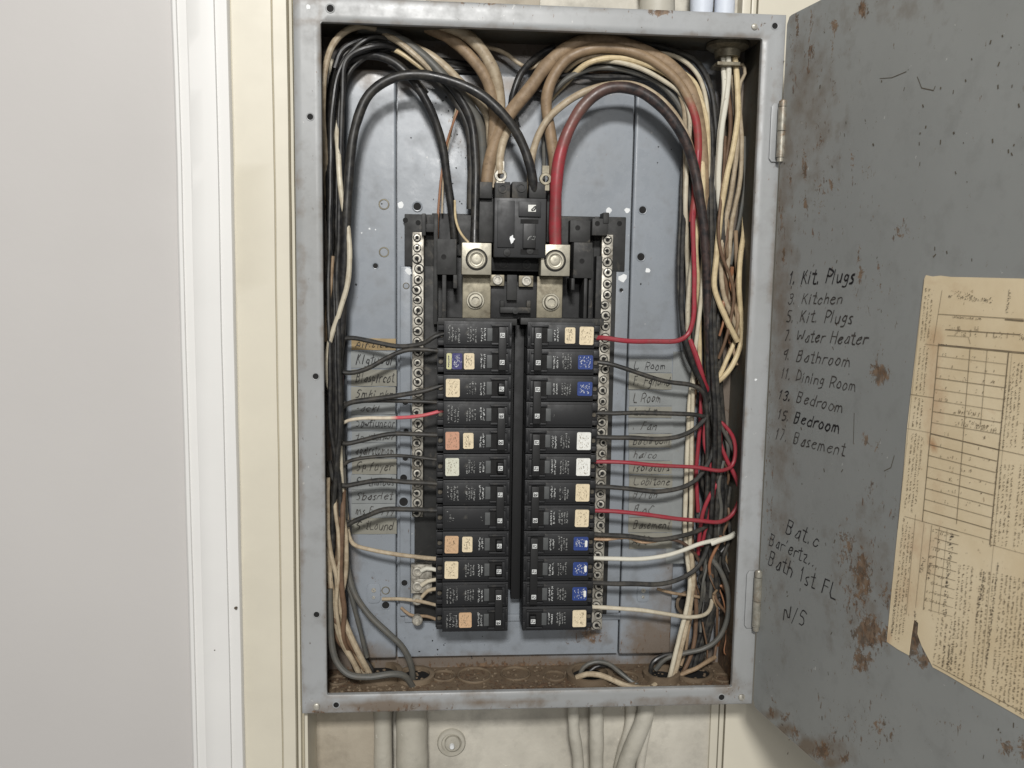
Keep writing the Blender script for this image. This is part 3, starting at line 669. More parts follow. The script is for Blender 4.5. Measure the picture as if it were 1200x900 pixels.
# ------------------------------------------------------------------ directory sheet
PO = .0004
sheet = thing('directory_sheet', 'torn yellowed printed circuit directory sheet pasted inside the door', 'paper sheet', dr(1070, 800, PO))
out = [(1085, 322.5), (1093, 324), (1102, 323), (1114, 324.5), (1140, 325), (1200, 326.5), (1262, 330), (1256, 500), (1240, 700), (1232, 862), (1200, 843), (1165, 823), (1130, 803), (1108, 790), (1093, 782), (1088, 772), (1080, 757), (1075, 743), (1076, 730), (1071, 726), (1068, 745), (1065, 768), (1052, 761), (1039, 752),
       (1045, 690), (1052, 620), (1058, 560), (1063, 500), (1071, 430), (1079, 360), (1083, 327)]
def polyfill(name, pts, off, th, m, parent):
    from mathutils.geometry import delaunay_2d_cdt
    P = [dr(a, b_, off) for a, b_ in pts]; O = P[0]
    Q = [Vector(((p-O).dot(DD), p.z-O.z)) for p in P]; n = len(Q)
    x0, x1 = min(q.x for q in Q), max(q.x for q in Q); y0, y1 = min(q.y for q in Q), max(q.y for q in Q)
    G2 = [Vector((x0+.0061*i+.0017, y0+.0061*j+.0013)) for i in range(int((x1-x0)/.0061)) for j in range(int((y1-y0)/.0061))]
    V2, _, F2, *_r = delaunay_2d_cdt(Q+G2, [], [list(range(n))], 1, 1e-6)
    vs = [O+DD*v.x+Vector((0, 0, v.y)) for v in V2]
    o = obj(name, vs, [tuple(f) for f in F2], m, parent)
    g = G()                                   # cut edge thickness
    for i in range(n): a, c = P[i], P[(i+1) % n]; g.quad(a, c, c-DN*th, a-DN*th)
    b = bmesh.new(); b.from_mesh(o.data); k = [b.verts.new(Vector(v)-parent.location) for v in g.v]
    for f in g.f: b.faces.new([k[i] for i in f])
    b.to_mesh(o.data); b.free(); return o
pp = polyfill('paper', out, PO, .0002, m_paper, sheet)
stain(pp, blobs([(1095, 470, 20, 90, .62), (1080, 640, 40, 60, .55), (1065, 690, 30, 60, .5), (1100, 580, 16, 60, .5), (1130, 340, 30, 10, .5), (1160, 480, 6, 6, .7), (1150, 700, 20, 30, .35), (1095, 400, 16, 30, .7), (1092, 520, 6, 6, 1.2), (1040, 745, 8, 20, .6), (1200, 500, 40, 300, .15), (1110, 330, 60, 10, .4)]))
pl = G(); PO2 = PO+.0004
def dl_(p, q, w, g=pl): ribbon(g, [dr(*p, PO2), dr(*q, PO2)], w*.72, DN)
dl_((1100, 404), (1200, 413.5), .0011); dl_((1200, 413.5), (1240, 417), .0011); dl_((1091, 508), (1171, 527), .0009)
dl_((1100, 404), (1081, 611), .0006); dl_((1182, 413), (1160, 638), .0008); dl_((1137, 407), (1121, 614), .0004); dl_((1157, 410), (1149, 500), .0003)
for i in range(1, 8): y = 404+i*13.0; x = 1100-i*1.15; dl_((x, y), (x+80.5, y+9+i*.7), .00035)
for i in range(1, 8): y = 508+i*12.8; x = 1091-i*1.2; dl_((x, y), (x+78.5, y+19+i*.5), .0004)
dl_((1081, 611), (1122, 622), .0004); dl_((1083, 327), (1052, 620), .00025); dl_((1104, 340), (1094, 402), .0003); dl_((1100, 368), (1200, 374), .00035); dl_((1060, 605), (1160, 633), .0003); dl_((1160, 638), (1240, 660), .0003)
dl_((1084, 403), (1100, 405), .0003); dl_((1067, 462), (1094, 466), .0003); dl_((1063, 502), (1090, 507), .0003); dl_((1073, 603), (1062, 720), .0003); dl_((1093, 778), (1200, 836), .0004)
dl_((1171, 527), (1240, 542), .0003); dl_((1186, 414), (1150, 790), .00025); dl_((1108, 386), (1195, 392), .0007); dl_((1178, 374), (1200, 376), .0008); dl_((1110, 393), (1135, 395), .0003); dl_((1135, 395), (1137, 403), .0003)
for k in range(10):
    x, y = 1096-k*.9, 620+k*10.5; dl_((x, y), (x+28, y+8), .0003)
for dx in (0, 9, 18, 27): dl_((1083+dx, 613+dx*.27), (1073+dx, 712+dx*.27), .00035)
o = pl.make('table_lines', m_inkp, sheet); o['kind'] = 'stuff'
fp = G(); rnd = random.Random(21)
def textrun(g, p, q, h, dens=.75, wlen=5):       # a row of tiny printed characters between two pixels
    L = math.hypot(q[0]-p[0], q[1]-p[1]); s = 0
    ux, uy = (q[0]-p[0])/L, (q[1]-p[1])/L; nx, ny = -uy, ux
    while s < L:
        if rnd.random() > dens: s += rnd.uniform(.8, 2); continue
        l = rnd.uniform(.5, 1.2)
        for k in range(rnd.choice((1, 2, 2))):
            a = rnd.uniform(-h/2, h/2); c = rnd.uniform(.25, .6); b0 = min(h/2, a+rnd.uniform(.5, h))
            x, y = p[0]+ux*s, p[1]+uy*s
            if rnd.random() < .5: pts = [(x+nx*a, y+ny*a), (x+nx*b0, y+ny*b0)]; ww = .00032
            else: pts = [(x+nx*a, y+ny*a), (x+nx*a+ux*l, y+ny*a+uy*l)]; ww = .00032
            ribbon(g, [dr(*z, PO2+.00005) for z in pts], ww, DN)
        s += l+rnd.uniform(.25, .5)
        if rnd.random() < 1/wlen: s += rnd.uniform(.6, 1.2)
def xl(y): return 1083-(y-323)*.1002          # left paper edge
for c_, a, b_ in ((4, 338, 400), (8, 338, 400), (12, 345, 396), (4.5, 408, 462), (9, 406, 462), (13, 408, 462), (4.5, 466, 500), (9, 466, 500), (13, 466, 502), (5, 508, 596), (9, 508, 590), (13, 508, 600), (17, 512, 590),
                 (5, 606, 740), (9, 612, 750), (13, 618, 754), (17, 625, 745)):
    textrun(fp, (xl(a)+c_, a), (xl(b_)+c_, b_), 1.7, .72)
for c_ in range(0, 27):                        # right-hand columns of small print, running down the sheet
    x0 = 1190+c_*4.6-10; 
    if c_ in (5, 11, 12, 18): continue
    y0 = 425 if c_ > 1 else 440
    textrun(fp, (x0, y0), (x0-9, 525), 1.9, .6); textrun(fp, (x0-11, 545), (x0-19, 640), 1.9, .65)
for c_ in range(0, 24):
    x0 = 1100+c_*5.0; 
    if c_ in (9, 14): continue
    y0 = 655+c_*1.2 if c_ > 4 else 720+c_*2; y1 = min(775+c_*2.8, 845); textrun(fp, (x0, y0), (x0-(y1-y0)*.09, y1), 2.2, .7)
for k in range(7): textrun(fp, (1112, 340+k*1.3), (1163, 348+k*1.3), 1.2, .16)
textrun(fp, (1117, 371), (1150, 374), 2.5, .9); textrun(fp, (1110, 384), (1150, 386), 8, .5); textrun(fp, (1118, 390), (1144, 392), 6, .5); textrun(fp, (1155, 390), (1200, 394), 9, .4)
textrun(fp, (1124, 480), (1150, 486), 8, .8); textrun(fp, (1124, 494), (1170, 504), 8, .8)
for i in range(14):
    y = 412+i*13.2; textrun(fp, (1104-i*1.1, y+3), (1170-i*1.1, y+9), 4, .14)
for k in range(10):
    x, y = 1092-k*.95, 622+k*10; textrun(fp, (x, y), (x+24, y+6), 4, .38)
o = fp.make('fine_print', m_inkp, sheet); o['kind'] = 'stuff'
bp = G()
for k in range(9): textrun(bp, (1116-k*1.05, 626+k*11.0), (1115-k*1.05, 634+k*11.0), 4.5, 1)
textrun(bp, (1083, 654), (1079, 672), 4, 1); textrun(bp, (1091, 660), (1087, 680), 3.5, 1); textrun(bp, (1154, 670), (1144, 730), 2.6, .95); textrun(bp, (1170, 660), (1156, 780), 2.0, .9); textrun(bp, (1107, 757), (1105, 782), 2.6, 1); textrun(bp, (1113, 757), (1111, 787), 2.4, 1)
textrun(bp, (1184, 340), (1180, 366), 3, 1); textrun(bp, (1072, 716), (1074, 735), 2, .9); textrun(bp, (1100, 403), (1110, 404), 2.2, 1); textrun(bp, (1051, 690), (1045, 745), 2.5, .95)
for k in range(6): textrun(bp, (1112+k*8, 347+k*.7), (1117+k*8, 348+k*.7), 3.5, .5)
o = bp.make('bold_print', m_inkb, sheet); o['kind'] = 'stuff'

# ------------------------------------------------------------------ bus interior: black carriers, lugs, bus bars
YB = .0445
bus = thing('bus_assembly', 'dusty black bus interior with lugs and terminals in panel centre', 'bus assembly', at(605, 740, .055))
def pb(px0, py0, px1, py1, Y0, Y1, g):
    a = at(px0, py0, Y0); b_ = at(px1, py1, Y0); xm0 = at((px0), (py0+py1)/2, Y0).x; xm1 = at(px1, (py0+py1)/2, Y0).x; xc = (px0+px1)/2
    z0 = at(xc, py0, Y0).z; z1 = at(xc, py1, Y0).z; g.box((xm0, Y0, z1), (xm1, Y1, z0)); return g
def bpart(name, rects, m, parent=bus, bev=.0008, label=None):
    g = G()
    for r in rects: pb(*r, g)
    return g.make(name, m, parent, bev=bev, label=label)
bpart('base_plate', [(474, 251, 513, 312, .0500, .0556), (486, 300, 516, 728, .0503, .0557)], m_blackd)
bpart('base_plate', [(696, 254, 733, 318, .0500, .0556), (694, 308, 717, 720, .0503, .0557)], m_blackd)
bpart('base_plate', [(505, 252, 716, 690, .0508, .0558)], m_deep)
bpart('top_plate', [(530, 252, 576, 300, .046, .0505)], m_grey if False else m_blackd)
bpart('top_plate', [(652, 254, 690, 300, .047, .0505)], m_blackd)
bpart('side_block', [(512, 280, 535, 322, .022, .050)], m_blackd); bpart('side_block', [(672, 284, 694, 326, .022, .050)], m_blackd)
bpart('side_rail', [(508, 250, 513, 380, .034, .050)], m_blackd); bpart('side_rail', [(518, 322, 523, 374, .020, .050), (531, 322, 536, 338, .021, .050)], m_blackd)
bpart('side_rail', [(690, 290, 694.5, 376, .026, .050), (669.5, 326, 673.5, 340, .021, .050)], m_blackd); bpart('side_rail', [(684, 326, 688, 374, .022, .050), (698, 300, 706, 380, .036, .050)], m_blackd)
bpart('bracket', [(694, 256, 712, 276, .028, .046), (707, 249, 714, 262, .027, .046)], m_blackd)
bpart('bracket', [(668, 258, 692, 284, .034, .047)], m_blackd); bpart('bracket', [(494, 250, 499, 276, .030, .050), (497, 262, 512, 272, .036, .050)], m_blackd)
for px, py, Y in ((677, 267, .034), (682, 306, .022), (700, 262, .028), (520, 301, .022), (490, 261, .0499), (475, 258, .0499), (726, 262, .0499), (533, 262, .046)):
    c = at(px, py, Y); g = G(); g.lathe(c, (0, -1, 0), [(.0024, .0001), (.0001, .0001)], 12); g.make('screw_hole', m_hole, bus)
# top cover bar above the breakers
bpart('cover_bar', [(513, 373, 606, 381, .014, .030), (610, 373, 708, 381, .0145, .030)], m_blackd)
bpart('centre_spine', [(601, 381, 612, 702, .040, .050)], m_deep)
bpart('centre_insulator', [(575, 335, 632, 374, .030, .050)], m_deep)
bpart('centre_insulator', [(586, 360, 622, 367, .022, .030), (586, 352, 591, 360, .024, .030), (617, 352, 622, 360, .024, .030), (594, 322, 606, 352, .024, .0305)], m_blackd)
c = at(604, 364, .022); g = G(); g.lathe(c, (0, -1, 0), [(.003, 0), (.003, .002), (.0001, .0022)], 16); g.make('centre_post', m_blackd, bus, smooth=True)
# bus plates
for px0, py0, px1, py1, bx, by in ((542, 322, 575, 376, 557, 352), (629, 324, 659, 376, 645.5, 354)):
    o = bpart('bus_plate', [(px0, py0, px1, py1, .026, .029)], m_alud, bev=.0008)
    c = at(bx, by, .026); g = G(); g.lathe(c, (0, -1, 0), [(.0082, 0), (.0082, .0012), (.0078, .0016), (.0066, .0016), (.0064, .0045), (.0056, .0055), (.0036, .0056), (.0034, .003), (.0001, .003)], 28); g.make('bolt', m_alu, bus, smooth=True)
for px, py in ((583, 328, ), (617, 329)):
    bpart('small_terminal', [(px-9, py-6, px+8, py+7, .024, .030)], m_alud, bev=.0006)
    c = at(px, py, .024); g = G(); g.lathe(c, (0, -1, 0), [(.0046, 0), (.0046, .0015), (.004, .0022), (.0026, .0022), (.0024, .001), (.0001, .001)], 20); g.make('terminal_screw', m_screw, bus, smooth=True)
# large lugs
for n_, (px0, py0, px1, py1, bx, by) in enumerate(((541, 284.5, 576, 322, 558.5, 304), (634, 286.5, 668, 323.5, 650.5, 305.5))):
    g = G(); pb(px0, py0, px1, py1, .010, .034, g); o = g.make('lug', m_alu, bus, bev=.0009, label='square aluminium lug with a big set screw')
    c = at(bx, by, .010); g = G(); g.lathe(c, (0, -1, 0), [(.0095, .0001), (.0094, .0003), (.0090, -.0006), (.0084, -.0006), (.0082, .0012), (.0074, .0020), (.0062, .0020), (.0058, .0008), (.0046, .0006), (.0044, .0012), (.0036, .0014), (.0001, .0012)], 36)
    g.make('set_screw', m_alu, o, smooth=True)
    g = G(); g.lathe(c, (0, -1, 0), [(.0098, .00015), (.0084, .00015)], 36); g.make('screw_gap', m_hole, o)

# ------------------------------------------------------------------ main breaker
mb = thing('main_breaker', 'black main breaker with white marks above the two lugs', 'circuit breaker', at(608, 300, .045))
YF = .006
g = G(); pb(579, 232, 640, 302, YF, .045, g); g.make('body', m_black, mb, bev=.0012)
g = G(); pb(583, 235, 603, 290, YF-.0015, YF+.002, g); g.make('left_cover', m_black, mb, bev=.0005)
g = G(); pb(608, 236, 634, 254, YF-.0022, YF+.002, g); g.make('right_cover', m_black, mb, bev=.0006)
g = G(); pb(610, 257, 631, 262, YF-.0004, YF+.001, g); pb(610, 292, 631, 298, YF-.0006, YF+.001, g); g.make('slot', m_hole, mb)
g = G(); pb(613, 262, 628, 291, YF-.004, YF+.002, g); g.make('toggle', m_toggle, mb, bev=.0008)
g = G(); pb(619, 240, 628, 248, YF-.0027, YF-.002, g); g.make('white_label', m_swhite, mb)
g = G(); write(g, 'a', at(621, 246.5, YF-.003), at(628, 246.5, YF-.003), .006, Vector((0, -1, 0)), .0008, .05, 3); g.make('print', m_ink, mb)
g = G(); write(g, 'E3', at(617.5, 281, YF-.0043), at(627, 281, YF-.0043), .003, Vector((0, -1, 0)), .0004, .05, 3); g.make('print', m_printd, mb)
rnd = random.Random(2); c = at(600, 280, YF-.0016); P = [(c.x+.0022*math.cos(a)*rnd.uniform(.5, 1.3), c.z+.0035*math.sin(a)*rnd.uniform(.5, 1.3)) for a in [i*.63 for i in range(10)]]
g = G(); g.prism(P, YF-.0018, YF-.0012); g.make('paint_spot', m_chip, mb)
for px, py in ((594, 296), (621, 294)):
    c = at(px, py, YF); g = G(); g.lathe(c, (0, -1, 0), [(.0032, 0), (.003, .0012), (.0001, .0016)], 16); g.make('screw', m_blackd, mb, smooth=True)
for px0, px1 in ((562, 577), (580, 598), (600, 618), (620, 640)):
    g = G(); pb(px0, 213, px1, 232.5, .016 if px0 > 570 else .024, .045, g); g.make('terminal_block', m_blackd, mb, bev=.001)
for px, py, Y in ((589, 221, .016), (611, 220, .016), (590, 309, .03), (617, 310, .03)):
    c = at(px, py, Y); g = G(); g.lathe(c, (0, -1, 0), [(.0042, .0001), (.004, .001), (.0028, .001), (.0026, -.0002), (.0001, -.0002)], 18); g.make('terminal_screw', m_blackd, mb, smooth=True)
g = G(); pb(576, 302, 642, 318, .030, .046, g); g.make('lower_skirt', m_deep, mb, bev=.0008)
g = G(); pb(560, 232, 578, 284, .030, .046, g); g.make('side_skirt', m_blackd, mb, bev=.0008)
g = G(); pb(641, 210, 648, 284, .034, .046, g); g.make('side_skirt', m_blackd, mb, bev=.0008)
# white ring terminals at the top
for px, py, h, l in ((586.5, 206, .0085, 'pale ring terminal on the cable above the main breaker'), (639, 210, .0075, 'grey ring terminal tucked behind the black cable by the red cable')):
    t = G(); c = at(px, py, .018); t.lathe(c, (0, -1, 0), [(.0028, .0004), (.0030, .003), (.0050, .003), (.0056, .002), (.0056, 0), (.0028, 0)], 22)
    t.box((c.x-.003, c.y-.0022, c.z+.003), (c.x+.003, c.y-.0004, c.z+h+.004)); t.box((c.x-.0035, c.y-.002, c.z-.010), (c.x+.0035, c.y-.0004, c.z-.004))
    o = t.make('ring_terminal', m_bar if px < 600 else m_alud, smooth=True); recentre(o); tag(o, l, 'terminal')

# ------------------------------------------------------------------ branch breakers
YBF = .012                                    # face of the breakers
PX = (at(600, 560, YBF)-at(513, 560, YBF)).x/87  # metres per reference pixel
ROWZ = [None]*12
zt1 = at(560, 392, YBF).z; zb1 = at(556, 726.5, YBF).z
for i in range(12): ROWZ[i] = zt1+(zb1-zt1)*i/11
PT = (zt1-zb1)/11; HW = PT/2-.0004
XO = {'L': (at(513, 392, YBF).x+at(509.5, 726, YBF).x)/2, 'R': (at(706, 392, YBF).x+at(695, 726, YBF).x)/2}
def uX(side, u): return u*PX*(1 if side == 'L' else -1)
_cache = {}
def pole_mesh(side, kind):
    key = (side, kind)
    if key in _cache: return _cache[key]
    g = G(); B = lambda u0, u1, z0, z1, y0, y1: g.box((uX(side, u0), y0, z0), (uX(side, u1), y1, z1))
    if kind == 'body':
        B(8, 86.5, -HW, HW, .0012, .034); B(0, 9, -HW*.93, HW*.93, .010, .036)
        B(9.5, 62, -HW*.80, HW*.80, 0, .003)            # label land
        B(62.5, 82, HW*.62, HW*.80, -.0012, .003); B(62.5, 82, -HW*.80, -HW*.62, -.0012, .003)   # collar
        B(78.5, 82, -HW*.60, HW*.60, -.0010, .003)
        B(1, 8, HW*.28, HW*.88, .004, .012); B(1, 8, -HW*.88, -HW*.5, .004, .012)   # terminal shoulders
        B(83.3, 86, -HW*.9, -HW*.2, -.0004, .003); B(83.3, 86, HW*.0, HW*.9, -.0004, .003)
        o = g.make('body', m_black, bev=.0005, seg=2)
    elif kind == 'recess':
        B(63, 78.3, -HW*.6, HW*.6, .0006, .002); o = g.make('toggle_recess', m_hole)
    elif kind == 'toggle':
        v = [(70, 0), (79, 0), (78, -.0052), (71.5, -.0058)]
        P = [(uX(side, a), b_) for a, b_ in v]; n = len(g.v)
        for z in (-HW*.42, HW*.42): g.v += [(x, y, z) for x, y in P]
        g.f += [(n, n+1, n+5, n+4), (n+1, n+2, n+6, n+5), (n+2, n+3, n+7, n+6), (n+3, n, n+4, n+7), (n+3, n+2, n+1, n), (n+4, n+5, n+6, n+7)]
        o = g.make('toggle', m_toggle, bev=.0007)
    elif kind == 'window':
        B(57.5, 63.5, -HW*.5, HW*.5, -.0006, .001); o = g.make('rating_window', m_grey, bev=.0003)
    elif kind == 'screw':
        c = (uX(side, 4.5), .010, -HW*.12); g.lathe(c, (0, -1, 0), [(.0022, .0001), (.0022, .0010), (.0018, .0014), (.0001, .0014)], 14); g.box((c[0]-.0004, c[1]-.0018, c[2]-.0016), (c[0]+.0004, c[1]-.0012, c[2]+.002)); o = g.make('terminal_screw', m_screwd, smooth=True)
    _cache[key] = o.data; C.objects.unlink(o); bpy.data.objects.remove(o); return _cache[key]
def inst(name, me, parent, z):
    o = bpy.data.objects.new(name, me); C.objects.link(o); o.parent = parent; o.location = (0, 0, z); return o
def localobj(g, name, m, parent, z, **k):
    o = g.make(name, m, None, **k); o.parent = parent; o.location = (0, 0, z); return o
def smallprint(side, u0, u1, cols, dens, rnd, h=.55, w=.9):
    """columns of tiny vertical-running print (the breakers lie on their side)"""
    g = G()
    for c in range(cols):
        u = u0+(u1-u0)*(c+.5)/cols; z = -HW*h*rnd.uniform(.75, 1.1); top = HW*h*rnd.uniform(.6, 1.15)
        cw = (u1-u0)/cols*.34
        while z < top:
            l = rnd.uniform(.0004, .0011)
            if rnd.random() < dens:
                for kk in range(2):
                    uo = rnd.uniform(-cw, cw*.4); uw = rnd.uniform(.35, w)
                    a = uX(side, u+uo); b_ = uX(side, u+uo+uw)
                    g.quad((min(a, b_), -.00022, z), (max(a, b_), -.00022, z), (max(a, b_), -.00022, z+l*.75), (min(a, b_), -.00022, z+l*.75))
            z += l+.00022
    return g
def sticker(side, u0, u1, m, parent, z, rnd, hh=.68, lines=True, name='sticker', up=0.):
    g = G(); a, b_ = uX(side, u0), uX(side, u1); x0, x1 = min(a, b_), max(a, b_); h = HW*hh; r = .0009; t = rnd.uniform(-.02, .02)
    P = [(x0+r, -h), (x1-r, -h), (x1, -h+r), (x1, h-r), (x1-r, h), (x0+r, h), (x0, h-r), (x0, -h+r)]
    P = [(x-t*zz, zz+t*(x-x0)) for x, zz in P]
    g.prism(P, -.0005-up, .0002-up*1.1); o = localobj(g, name, m, parent, z)
    if lines:
        g = G()
        for i in range(34):
            x = rnd.uniform(x0+.0014, x1-.0024); zz = rnd.uniform(-h+.0014, h-.0024)
            l = rnd.uniform(.0005, .0014); g.quad((x, -.00062, zz), (x+.00035, -.00062, zz), (x+.00035, -.00062, zz+l), (x, -.00062, zz+l))
        q = localobj(g, 'print', m_inkp if lines is True else lines, o, 0)
def number(side, txt, parent, z, y=-.0075, u=74.5):
    g = G(); N = Vector((0, -1, 0)); x = uX(side, u); s = .0031
    p = G(); h_ = .0021; p.quad((x-h_, y+.0001, -h_), (x+h_, y+.0001, -h_), (x+h_, y+.0001, h_), (x-h_, y+.0001, h_)); pl_ = localobj(p, 'number_patch', m_print, parent, z)
    st, W_ = strokes(txt, 0)
    for k, sk in enumerate(st):               # reads sideways
        ribbon(g, [Vector((x+(-1)*(b_-3.5)/7*s*.9, y-.00001*k, (a-W_/2)/W_*s*1.0*-1)) for a, b_ in sk], .00055, N)
    localobj(g, 'number', m_ink, pl_, 0)
rows = {
 'L': [([0, 1], 'double-pole breaker at the top left, blue and yellow sticker on its lower half', {0: ['logo'], 1: ['navy', 'creamprint']}, '15'),
       ([2], 'single-pole breaker with cream square sticker, third row of left column', {2: ['scream']}, '15'),
       ([3, 4], 'double-pole breaker with a faded orange sticker in the left column', {3: ['logo'], 4: ['sorange', 'creamprint']}, '20'),
       ([5], 'single-pole breaker with pale greenish sticker, below the orange sticker one', {5: ['spale']}, '15'),
       ([6, 7], 'double-pole breaker with blank lower half in left column, no stickers', {6: ['logo'], 7: ['blank']}, '15'),
       ([8], 'single-pole breaker with tan brown sticker in lower left column', {8: ['stan', 'creamprint']}, '15'),
       ([9], 'single-pole breaker with cream sticker below the tan brown sticker one', {9: ['scream']}, '15'),
       ([10, 11], 'double-pole breaker at bottom of the left column, small tan sticker near its middle', {10: ['logo'], 11: ['logo', 'midtan']}, '20')],
 'R': [([0, 1], 'double-pole breaker at top of the right column, cream sticker above blue sticker', {0: ['scream', 'creamprint'], 1: ['sblue']}, '15'),
       ([2, 3], 'double-pole breaker with blue sticker above a blank lower half in right column', {2: ['sblue'], 3: ['blank']}, '15'),
       ([4, 5], 'double-pole breaker with two clean white stickers in right column', {4: ['swhite'], 5: ['swhite']}, '15'),
       ([6, 7], 'double-pole breaker with two cream stickers below the white stickers', {6: ['scream'], 7: ['scream']}, '20'),
       ([8, 9, 10], 'triple-pole breaker with three blue stickers low in the right column', {8: ['sblue2'], 9: ['sblue2'], 10: ['sblue2']}, '15'),
       ([11], 'single-pole breaker at the bottom of the right column with cream sticker', {11: ['scream']}, '15')]}
rnd = random.Random(11)
for side_ in 'LR':
    for rr, lab, deco, amp in rows[side_]:
        t = thing('circuit_breaker', 'black '+lab, 'circuit breaker', (XO[side_], YBF, ROWZ[rr[-1]]), 'branch circuit breakers in two columns')
        for r_ in rr:
            z = ROWZ[r_]-ROWZ[rr[-1]]
            for k, nm in (('body', 'body'), ('recess', 'toggle_recess'), ('toggle', 'toggle'), ('window', 'rating_window'), ('screw', 'terminal_screw')): inst(nm, pole_mesh(side_, k), t, z)
            number(side_, amp, t, z, y=-.0062 if len(rr) == 1 else -.0077)
            dc = deco[r_]; su = (10.5, 26.5) if side_ == 'L' else (7, 24.5)
            if side_ == 'R': su = (9.5, 26)
            if 'blank' in dc:
                localobj(smallprint(side_, 52, 55, 1, .5, rnd, .3), 'print', m_printd, t, z); 
                if side_ == 'L': localobj(smallprint(side_, 12, 22, 3, .35, rnd), 'print', m_printd, t, z)
                continue
            localobj(smallprint(side_, 49.5, 56.5, 2, .97, rnd), 'print', m_print, t, z)
            if 'creamprint' in dc:
                sticker(side_, 31, 43, m_scream, t, z, rnd, .62, m_inkb)
            elif 'midtan' not in dc: localobj(smallprint(side_, 34, 46, 4, .85, rnd), 'print', m_printd, t, z)
            if 'logo' in dc: localobj(smallprint(side_, 12, 27, 4, .8, rnd, .62), 'print', m_printd, t, z)
            if 'midtan' in dc: sticker(side_, 28, 43, m_stan, t, z, rnd, .62)
            if 'navy' in dc:
                sticker(side_, 11, 17, m_syel, t, z, rnd, .62, m_snavy); sticker(side_, 17.3, 29, m_snavy, t, z, rnd, .62, m_print)
            for k, m in (('scream', m_scream), ('swhite', m_swhite), ('sorange', m_sorange), ('stan', m_stan), ('spale', m_spale)):
                if k in dc: sticker(side_, su[0], su[1], m, t, z, rnd, .70)
            if 'sblue' in dc or 'sblue2' in dc: sticker(side_, su[0], su[1]+1, m_sblue, t, z, rnd, .55, m_print)
            if 'sblue2' in dc: sticker(side_, su[0]+1, su[0]+4, m_swhite, t, z, rnd, .28, False, 'white_patch', .0004)
        if len(rr) > 1:
            z1 = ROWZ[rr[0]]-ROWZ[rr[-1]]; g = G(); a, b_ = uX(side_, 70.3), uX(side_, 79.3)
            g.box((a, -.0074, -HW*.62), (b_, -.0036, z1+HW*.62)); o = g.make('handle_tie', m_toggle, None, bev=.0007); o.parent = t

# ------------------------------------------------------------------ neutral bars
def nbar(px0, py0, px1, py1, n, label, Y=.036):
    a = at(px0, py0, Y); b_ = at(px1, py1, Y); w = .0052; x = (a.x+b_.x)/2
    t = thing('neutral_bar', label, 'terminal bar', (x, Y+.006, b_.z))
    g = G(); N = n*3; P = []
    g.box((x-w, Y, b_.z), (x+w, Y+.007, a.z)); g.make('bar', m_bar, t, bev=.0008)
    g = G(); g.box((x-w*.6, Y+.007, b_.z+.006), (x+w*.6, .0505, b_.z+.016)); g.box((x-w*.6, Y+.007, a.z-.016), (x+w*.6, .0505, a.z-.006)); g.make('standoff', m_blackd, t)
    base = None; hole = None; L = (a.z-b_.z); rnd = random.Random(n)
    g = G(); g.lathe((0, 0, 0), (0, -1, 0), [(.0037, .0001), (.0037, .0010), (.0033, .0015), (.0023, .0016), (.0020, .0006), (.0001, .0006)], 16)
    s0 = g.make('screw', m_screw, t, smooth=True); me = s0.data
    me.transform(Matrix.Translation(t.location)); 
    g = G(); g.lathe((0, 0, 0), (0, -1, 0), [(.0044, .0003), (.0038, .0003)], 16); g.lathe((0, 0, 0), (0, -1, 0), [(.0018, .0009), (.0001, .0009)], 12); g.box((-.0005, -.0018, -.0034), (.0005, -.0015, -.0010)); g.v = [tuple(Vector(v)+t.location) for v in g.v]; q = g.make('screw_socket', m_hole, t); mq = q.data
    for i in range(n):
        z = a.z-L*(i+.5)/n-t.location.z+rnd.uniform(-.0005, .0005)
        o = s0 if i == 0 else bpy.data.objects.new('screw', me)
        k = q if i == 0 else bpy.data.objects.new('screw_socket', mq)
        if i: C.objects.link(o); o.parent = t; C.objects.link(k)
        k.parent = o
        o.location = (rnd.uniform(-.0012, .0012), Y-t.location.y-rnd.uniform(0, .0008), z); o.rotation_euler = (rnd.uniform(-.12, .12), rnd.uniform(0, 6), rnd.uniform(-.12, .12)); q_ = rnd.choice((1.0, .95, 1.05, .85)); o.scale = (q_, 1, q_)
        k.location = (0, 0, 0)
nbar(490, 272, 489, 606, 28, 'left vertical metal neutral bar with a row of screws')
nbar(712.5, 275, 699, 738, 38, 'right vertical metal neutral bar with a row of screws')
# small equipment ground lugs at lower left
for i, py in enumerate((670, 687, 703, 727)):
    c = at(489, py, .040); g = G()
    if i < 2: g.box((c.x-.006, .040, c.z-.007), (c.x+.014, .047, c.z+.007))
    g.lathe(c, (0, -1, 0), [(.0052, -.004), (.0052, .001), (.0044, .002), (.0026, .002), (.0024, .0008), (.0001, .0008)], 18)
    o = g.make('ground_terminal', m_bar, bev=.0004 if i < 2 else 0, smooth=True); recentre(o)
    tag(o, ('upper boxy', 'lower boxy', 'upper round', 'lowest round')[i]+' ground terminal left of the bottom left breaker', 'terminal', 'ground terminals at lower left')

